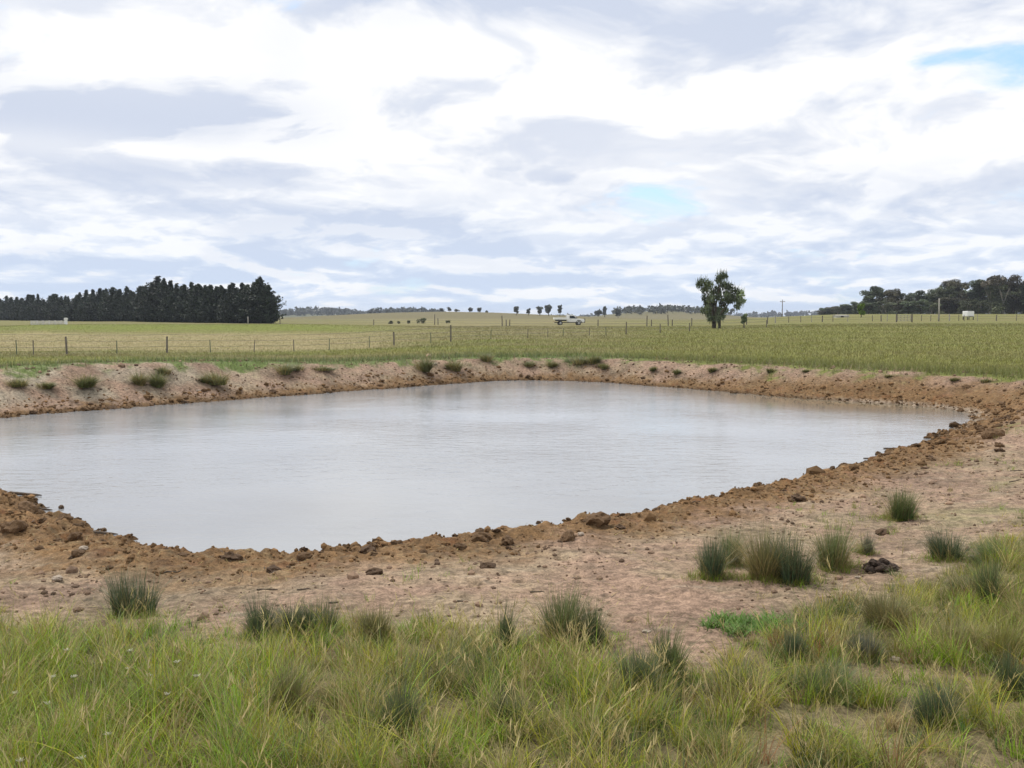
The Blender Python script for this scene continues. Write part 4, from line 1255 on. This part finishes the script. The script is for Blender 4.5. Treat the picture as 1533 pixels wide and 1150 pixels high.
small_tree('young_tree', 1288, 474, 454, 15, 230, (.15, .24, .022), 'young bright green tree in front of the dark wood tip', 'tree', None, False, 1200, 'cone', size=.13)
small_tree('sapling', 1113, 488, 469, 12, 118, (.12, .15, .075), 'thin grey-green sapling in the fence line right of the many-stemmed tree', 'sapling', None, True, 500)
hill_trees = [(662, 462, 10, 'first small tree on the crest of the grassy hill, beside the wooded ridge'), (673, 460, 8, 'thin small tree on the hill crest next to the first'), (684, 463, 12, 'low spreading tree on the hill crest'),
              (704, 460, 9, 'dark small tree near the top of the grassy hill'), (717, 461, 9, 'pale small tree beside the dark one at the hill top'), (728, 465, 7, 'lowest small tree at the end of the crest row')]
for px, top, w, lab in hill_trees: small_tree('hill_tree', px, 468, top, w, 790, (.07, .07, .05), lab, 'tree', 'small trees on the hill crest', True, 300, size=.2)
for px, top, w, lab in [(773, 459, 8, 'lone dark tree standing first in the row on the sloping skyline'), (791, 462, 7, 'thin see-through tree second in the skyline row'), (808, 459, 13, 'wide tree third in the skyline row, above the parked utility'),
                        (821, 457, 14, 'roundest tree in the skyline row, beside the wide one'), (838, 457, 7, 'tall narrow tree last in the skyline row')]:
    small_tree('skyline_tree', px, 471, top, w, 620, (.075, .082, .060), lab, 'tree', 'trees in a row on the skyline', True, 320, size=.17)
for px, top, w, lab in [(585, 479, 9, 'round bush at the outer end of the row on the hill slope'), (597, 480, 6, 'small bush second in the row on the hill slope'), (612, 478, 6, 'upright narrow bush in the middle of the row on the hill slope'),
                        (631, 476, 19, 'widest dark green bush on the hill slope'), (671, 479, 9, 'solitary bush past the widest on the hill slope')]:
    small_tree('hill_bush', px, 486, top + 1, w, 215, (.066, .078, .038), lab, 'bush', 'bushes on the hill slope', False, 420, size=.2)
for px, top, w, D, lab in [(553, 467, 6, 900, 'dark dot of a tree at the end of the wooded ridge'), (895, 464, 16, 760, 'bushy tree clump just past the front of the utility'), (905, 458, 5, 800, 'thin tall tree sticking above the bushy clump'), (925, 462, 9, 800, 'dark squat tree at the start of the wooded rise')]:
    small_tree('far_tree', px, 472, top, w, D, (.06, .068, .048), lab, 'tree', 'single trees far off', True, 320, size=.2)

def many_stemmed_tree():
    D = 116; x0, y0, z0 = at_D(1073, D); s = D / FPX
    t = empty('many_stemmed_tree', 'tall tree of several bare stems topped with tufts of drooping leaves, alone by the fence', 'tree', (x0, y0, z0))
    def W(px, py, dy=0): return ((px - 1073) * s, dy, EYE + (480 - py) * s - z0)
    stems = [([(1067, 486), (1065, 462), (1060, 445), (1053, 424)], 0), ([(1069, 486), (1068, 458), (1068, 436), (1066, 420)], .5), ([(1070, 486), (1071, 452), (1075, 430), (1076, 412)], -.4),
             ([(1076, 486), (1075, 468), (1080, 448), (1091, 428)], .6), ([(1077, 486), (1077, 470), (1086, 458), (1104, 438)], -.5), ([(1077, 486), (1076, 466), (1084, 452), (1093, 444)], 0), ([(1068, 486), (1063, 468), (1058, 452), (1056, 440)], -.7)]
    for pts, dy in stems:
        mb = MB(); q = [W(a, b, dy * (i / 3.) * 1.3) for i, (a, b) in enumerate(pts)]
        q[0] = (q[0][0], q[0][1], -.1)
        mb.tube(q, [.12, .085, .06, .025], 8); mb.build('stem', M_bark, t, True)
    cl = [(1053, 424, 10, 9, 0), (1046, 427, 6, 8, .2), (1060, 428, 7, 9, -.3), (1055, 434, 7, 6, .3), (1076, 414, 8, 8, -.4), (1083, 414, 5, 6, -.2), (1073, 420, 5, 8, -.3), (1093, 430, 8, 9, .7), (1090, 440, 9, 8, .3), (1104, 441, 8, 9, -.6),
          (1106, 451, 7, 9, -.4), (1098, 447, 10, 8, .2), (1085, 446, 8, 8, -.2), (1078, 438, 6, 8, .5), (1082, 455, 6, 8, .4), (1060, 447, 6, 9, -.6), (1066, 440, 5, 9, .4), (1058, 456, 5, 9, .5), (1060, 470, 5, 8, .2), (1075, 466, 6, 9, 0), (1069, 456, 5, 9, .6), (1053, 466, 5, 5, .1), (1101, 459, 6, 6, -.5), (1083, 428, 7, 9, .5), (1098, 437, 8, 8, -.6), (1071, 446, 8, 9, -.4), (1063, 455, 7, 9, .6), (1088, 450, 8, 8, -.7), (1055, 446, 6, 8, .2), (1073, 434, 7, 9, .1), (1068, 470, 7, 8, .5), (1062, 477, 6, 6, -.3), (1081, 473, 6, 7, .4), (1073, 478, 6, 6, -.6), (1058, 463, 6, 8, -.4), (1085, 464, 6, 7, .1)]
    parts = []
    for px, py, rw, rh, dy in cl:
        n = int(12 * rw); c = np.array(W(px, py, dy * 1.4))
        v = rng.normal(0, 1, (n, 3)); v /= np.linalg.norm(v, axis=1)[:, None]; v *= rng.random((n, 1)) ** .5
        P = c + v * np.array([rw * s, rw * s, rh * s * .8])
        tone = np.array([.105, .128, .070]) * rng.lognormal(0, .4)
        col = tone[None] * rng.uniform(.7, 1.3, (n, 1))
        # long drooping strips
        a = rng.uniform(0, 6.28, n)
        parts.append(blades(P, np.where(rng.random(n) < .55, rng.uniform(.3, .7, n), -rng.uniform(.25, .55, n)), rng.uniform(.035, .07, n), a, rng.uniform(-.5, .5, n), rng.uniform(-.3, .3, n), col, 2, tipw=.3))
        parts.append(cards(P, rng.uniform(.12, .28, n), col, 0, 1.6))
    V, F, C = joinarr(parts)
    link('crown', mesh_np('crown', V, F, M_gum, C, smooth=False), t)
many_stemmed_tree()

# far-off woods that read as one mass
def far_wood(name, px0, px1, D, n, hmin, hmax, depth, tone):
    px = rng.uniform(px0, px1, n); DD = D + rng.uniform(-depth, depth, n)
    x = (px - 766.5) / FPX * D; z = H(x, DD, False)
    h = rng.uniform(hmin, hmax, n) * (1 + .3 * perlin(x / 25., DD / 60., 55))
    parts = []
    m = 26
    for k in range(m):
        v = rng.normal(0, 1, (n, 3)); v /= np.linalg.norm(v, axis=1)[:, None]
        P = np.stack([x, DD, z + h * .52], 1) + v * np.stack([h * .45, h * .45, h * .46], 1) * rng.random((n, 1)) ** .4
        parts.append(cards(P, h * rng.uniform(.22, .42, n), np.array([tone]) * rng.lognormal(0, .3, (n, 1)), 0, 1.3))
    V, F, C = joinarr(parts)
    tag(link(name, mesh_np(name, V, F, M_gum, C, smooth=False)), kind='stuff')
WT_ = (.05, .058, .042)
far_wood('ridge_woods', 395, 560, 1850, 260, 7, 13, 220, WT_)
far_wood('ridge_woods', 565, 665, 1560, 160, 6, 12, 180, WT_)
far_wood('ridge_woods', 925, 1062, 1130, 170, 4, 8, 120, (.06, .066, .045))
far_wood('ridge_woods', 1085, 1290, 2600, 260, 7, 14, 260, WT_)
far_wood('ridge_woods', 735, 930, 2550, 240, 6, 12, 260, WT_)
far_wood('ridge_woods', 120, 420, 2500, 260, 8, 14, 300, WT_)
far_wood('ridge_woods', 1270, 1640, 2300, 260, 8, 14, 300, WT_)

# ------------------------------------------------------------------ fences
def fence(name, label, posts, wires=(.35, .65, .95), group=None, wr=.006):
    """posts: (px, D, height, width, material)"""
    x0, y0, z0 = at_D(posts[0][0], posts[0][1])
    e = empty(name, label, 'fence', (x0, y0, z0), 0, group)
    tops = []
    for px, D, h, w, m in posts:
        x, y, z = at_D(px, D)
        lx = rng.normal(0, .03); ly = rng.normal(0, .03)
        mb = MB(); mb.tube([(0, 0, -.25), (lx * .4, ly * .4, h * .5), (lx, ly, h)], [w * .55, w * .5, w * .46], 7)
        mb.build('post', m, e, False, 0, (x - x0, y - y0, z - z0))
        tops.append(Vector((x - x0, y - y0, z - z0)))
    for f in wires:
        mb = MB(); pts = []
        for i in range(len(tops)):
            pts.append(tops[i] + Vector((0, 0, f)))
            if i < len(tops) - 1: pts.append((tops[i] + tops[i + 1]) * .5 + Vector((0, 0, f - .02)))
        mb.tube(pts, wr, 4); mb.build('wire', M_wire, e)
    return e
P_, Q_, G_ = M_post, M_palepost, M_steelpost
main = []
mp = [(-150, 40), (-60, 43), (25, 46), (50, 46.5), (100, 48), (175, 49.5), (250, 51.5), (315, 53), (380, 55), (440, 57), (493, 58.5), (553, 61), (590, 62), (645, 64), (675, 65.5), (735, 69), (790, 72.5), (820, 75), (843, 77), (882, 80.5), (907, 83), (937, 86), (988, 92), (1032, 98), (1075, 104), (1114, 110), (1147, 116)]
big = {100, 250, 590, 675, 937, 988, 1032, 1147}
for px, D in mp:
    b = px in big
    main.append((px, D, (.85 if b else .68) + (.25 if px in (675, 937) else 0), .095 if b else .05, P_ if b else (G_ if px % 2 else P_)))
fence('wire_fence', 'long wire fence of dark posts crossing the paddock behind the pond', main)
sec = [(px, 176 + (px - 1160) * .02, 1.3 if i % 3 == 0 else 1.1, .2 if i % 4 == 0 else .12, P_ if i % 3 else Q_) for i, px in enumerate([1160, 1180, 1198, 1214, 1230, 1246, 1268, 1305, 1318, 1327, 1378, 1392, 1420, 1434, 1442, 1462, 1490, 1520, 1550])]
fence('wire_fence', 'close-set post fence in front of the gum wood, posts dark and pale', sec, (.4, .8), wr=.012)
thr = [(px, D, h, .16, P_) for px, D, h in [(420, 190, 1.1), (560, 185, 1.0), (651, 180, 1.9), (656, 180, 1.2), (752, 150, 1.6), (758, 151, 1.0), (763, 152, 1.0), (895, 150, 1.0), (968, 150, 1.6), (975, 150, 1.0), (1000, 150, 1.7), (1006, 151, 1.0), (1035, 152, 1.2), (1075, 156, 1.0), (1117, 160, 1.9), (1148, 165, 1.2)]]
fence('wire_fence', 'farther post fence running level with the parked utility', thr, (.4, .8), wr=.014)

def rail_yard():
    D = 140; x0, y0, z0 = at_D(48, D); s = D / FPX
    e = empty('rail_fence', 'low white rail fence on the green rise before the pines, one post taller', 'fence', (x0, y0, z0))
    for px in (48, 57, 66, 75, 84, 93):
        x = (px - 48) * s; zz = z1(x0 + x, y0) - z0
        mb = MB(); mb.box(x - .07, x + .07, -.07, .07, zz - .2, zz + .72); mb.build('post', M_offwhite, e)
    x = (100 - 48) * s; zz = z1(x0 + x, y0) - z0
    mb = MB(); mb.box(x - .16, x + .16, -.14, .14, zz - .2, zz + 1.1); mb.box(x - .22, x + .22, -.2, .2, zz + .86, zz + 1.0); mb.build('gate_post', M_white, e)
    for f in (.24, .44, .64):
        mb = MB(); mb.box(0, x - .17, -.11, -.073, f - .07, f + .07); mb.build('rail', M_offwhite, e)
rail_yard()
def pale_gate():
    D = 168; x0, y0, z0 = at_D(1341, D)
    e = empty('farm_gate', 'pale grey barred gate among the fence posts below the gum wood', 'gate', (x0, y0, z0))
    for x in (0, 2.6):
        mb = MB(); mb.tube([(x, 0, -.2), (x, 0, 1.35)], [.13, .12], 8); mb.build('gate_post', M_post, e)
    mb = MB()
    for z in (.25, .55, .85, 1.15): mb.tube([(.14, 0, z), (2.46, 0, z)], .04, 6)
    for x in (.18, .75, 1.3, 1.85, 2.42): mb.tube([(x, .09, .2), (x, .09, 1.2)], .045, 6)
    mb.build('gate_frame', M_palepost, e)
pale_gate()
def pole(px, D, top, w, m, lab, arm, name='power_pole'):
    x, y, z = at_D(px, D); h = EYE + (480 - top) / FPX * D - z
    e = empty(name, lab, 'pole', (x, y, z))
    mb = MB(); mb.tube([(0, 0, -.5), (.02, 0, h * .5), (0, 0, h)], [w * .55, w * .48, w * .4], 8); mb.build('shaft', m, e, True)
    if arm:
        mb = MB(); mb.box(-1.1, 1.1, -w * .75, -w * .5, h - .9, h - .7); mb.build('crossarm', m, e)
        for q in (-.95, 0, .95):
            mb = MB(); mb.tube([(q, -w * .6, h - .7), (q, -w * .6, h - .55), (q, -w * .6, h - .45)], [.07, .09, .03], 8); mb.build('insulator', M_offwhite, e)
pole(1170, 420, 449, .38, M_post, 'slim dark power pole on the skyline beyond the many-stemmed tree', True)
pole(1404, 178, 447, .30, M_palepost, 'pale timber pole in front of the middle of the gum wood', False, 'timber_pole')
pole(372, 205, 474, .24, M_palepost, 'pale short pole against the dark end of the pines', False, 'timber_pole')

# ------------------------------------------------------------------ white tank on stand, low shed
def tank():
    D = 195; x, y, z = at_D(1448, D); s = D / FPX
    e = empty('water_tank', 'white squarish tank on a dark stand before the gum wood', 'water tank', (x, y, z), R(12))
    W = 11.5 * s * .5; zt = EYE + (480 - 466) * s - z
    mb = MB(); mb.prism([(-W, zt - .95), (W * .55, zt - .95), (W, zt - 1.05), (W, zt - .06), (W * .9, zt), (-W * .9, zt), (-W, zt - .06)], -W, W); mb.build('vessel', M_white, e, False, .03)
    mb = MB(); mb.tube([(0, 0, zt - .01), (0, 0, zt + .09)], [.2, .18], 12); mb.build('cap', M_dark, e)
    mb = MB(); mb.box(-W * .98, W * .98, -W * .98, W * .98, zt - 1.13, zt - 1.054)
    mb.build('platform', M_steel, e)
    for a in (-1, 1):
        for b in (-1, 1):
            mb = MB(); mb.box(a * W * .85 - .06, a * W * .85 + .06, b * W * .85 - .06, b * W * .85 + .06, -.2, zt - 1.132); mb.build('leg', M_dark, e)
tank()
def shed():
    D = 235; x, y, z = at_D(1258, D); s = D / FPX
    e = empty('farm_shed', 'long low pale shed behind the fence at the wood tip', 'shed', (x, y, z))
    L = 19 * s * .5; zt = EYE + (480 - 471.5) * s - z
    mb = MB(); mb.box(-L, L, -1.2, 1.2, -.2, zt * .62); mb.build('wall', M_offwhite, e)
    mb = MB(); mb.prism([(-L - .12, zt * .62 + .003), (L + .12, zt * .62 + .003), (L + .12, zt * .62 + .06), (-L - .12, zt * .62 + .06)], -1.35, 1.35)
    mb.add([(-L - .12, -1.35, zt * .62 + .063), (L + .12, -1.35, zt * .62 + .063), (L + .12, 1.35, zt * .62 + .063), (-L - .12, 1.35, zt * .62 + .063), (-L - .12, 0, zt), (L + .12, 0, zt)], [(0, 1, 5, 4), (3, 4, 5, 2), (0, 4, 3), (1, 2, 5)])
    mb.build('roof', M_steel if False else M_palepost, e)
    mb = MB(); mb.box(-L * .3, L * .15, -1.225, -1.203, 0, zt * .55); mb.build('door', M_dark, e)
shed()

# ------------------------------------------------------------------ parked utility (drop-side tray ute), nose to the right
def ute():
    D = 172; x, y, z = at_D(851.5, D)
    e = empty('utility_truck', 'white tray-back utility parked on the paddock, nose towards the many-stemmed tree', 'utility truck', (x, y, z - .04), R(4))
    hw = .88
    mb = MB()   # cab and bonnet
    prof = [(-.25, .55), (2.52, .50), (2.58, .72), (2.54, 1.00), (2.30, 1.08), (1.42, 1.16), (.82, 1.74), (.65, 1.80), (-.10, 1.80), (-.24, 1.72)]
    mb.prism(prof, -hw, hw); mb.build('body', M_white, e, False, .05)
    for sy in (-1, 1):
        yo = sy * (hw + .006)
        mb = MB(); mb.prism([(.02, 1.18), (1.20, 1.18), (.76, 1.64), (.02, 1.66)], min(yo, yo + sy * .012), max(yo, yo + sy * .012)); mb.build('side_window', M_glass, e)
        mb = MB(); mb.tube([(1.2, sy * hw, 1.2), (1.2, sy * (hw + .2), 1.25)], .03, 6); mb.box(1.16, 1.24, sy * (hw + .13) - .08, sy * (hw + .13) + .08, 1.18, 1.40); mb.build('mirror', M_dark, e)
        mb = MB(); mb.box(2.535, 2.60, sy * .62 - .17, sy * .62 + .17, .80, .97); mb.build('headlight', M_lamp, e)
        mb = MB(); mb.box(-2.63, -2.60, sy * .72 - .14, sy * .72 + .14, .62, .74); mb.build('tail_light', M_lampred, e)
        mb = MB(); mb.prism([(.10, 1.00), (.24, 1.00), (.24, 1.03), (.10, 1.03)], min(yo, yo + sy * .03), max(yo, yo + sy * .03)); mb.build('door_handle', M_dark, e)
    mb = MB(); mb.add([(1.40, -.76, 1.19), (1.40, .76, 1.19), (.86, .68, 1.715), (.86, -.68, 1.715), (1.43, -.76, 1.20), (1.43, .76, 1.20), (.89, .68, 1.725), (.89, -.68, 1.725)],
                      [(0, 1, 2, 3), (7, 6, 5, 4), (0, 4, 5, 1), (1, 5, 6, 2), (2, 6, 7, 3), (3, 7, 4, 0)]); mb.build('windscreen', M_glass, e)
    mb = MB(); mb.box(-2.60, -.42, -.93, .93, .98, 1.05)
    tray = mb.build('tray', M_steel, e)
    for a, b, c, d in ((-2.60, -.42, -.96, -.932), (-2.60, -.42, .932, .96), (-2.632, -2.602, -.93, .93)):
        mb = MB(); mb.box(a, b, c, d, 1.0, 1.36); mb.build('tray_side', M_white, e)
    mb = MB(); mb.tube([(-.36, -.9, 1.0), (-.36, -.9, 1.86), (-.36, .9, 1.86), (-.36, .9, 1.0)], .035, 8)
    for q in (-.45, 0, .45): mb.tube([(-.36, q, 1.05), (-.36, q, 1.86)], .02, 6)
    mb.build('headboard', M_white, e)
    mb = MB(); mb.box(-2.5, 2.4, -.42, .42, .42, .56); mb.box(-2.3, -.5, -.8, .8, .70, .96); mb.build('chassis', M_dark, e)
    mb = MB(); mb.tube([(2.66, -.8, .55), (2.72, -.62, .95), (2.72, .62, .95), (2.66, .8, .55)], .045, 8); mb.tube([(2.70, -.45, .5), (2.74, -.40, 1.14), (2.74, .40, 1.14), (2.70, .45, .5)], .045, 8)
    mb.box(2.58, 2.68, -.86, .86, .44, .66); mb.build('bull_bar', M_dark, e)
    for wx in (1.62, -1.55):
        for sy in (-1, 1):
            mb = MB(); mb.tube([(wx, sy * .66, .36), (wx, sy * .70, .36), (wx, sy * .86, .36), (wx, sy * .90, .36)], [.30, .37, .37, .30], 20); ty = mb.build('wheel', M_black, e, False)
            mb = MB(); mb.tube([(wx, sy * .895, .36), (wx, sy * .915, .36)], [.20, .17], 14); mb.build('rim', M_steel, ty)
            mb = MB(); pts = [(wx + .47 * math.cos(a), sy * (hw + .01), .40 + .47 * math.sin(a)) for a in np.linspace(.1, math.pi - .1, 9)]
            if wx > 0: mb.tube(pts, .055, 6); mb.build('wheel_arch', M_dark, e)
ute()

# ------------------------------------------------------------------ haze: one even body of air round everything
def haze():
    m, g, out = new_mat('haze_air')
    v = g.n('ShaderNodeVolumePrincipled')
    v.inputs['Color'].default_value = (.80, .87, 1.0, 1)
    v.inputs['Density'].default_value = .00013
    v.inputs['Anisotropy'].default_value = .1
    g.link(v.outputs[0], out.inputs['Volume'])
    mb = MB(); mb.box(-6200, 6200, -6200, 6200, -3.2, 44)
    o = mb.build('haze', m); tag(o, kind='stuff')
haze()
print('objects', len(scene.objects))
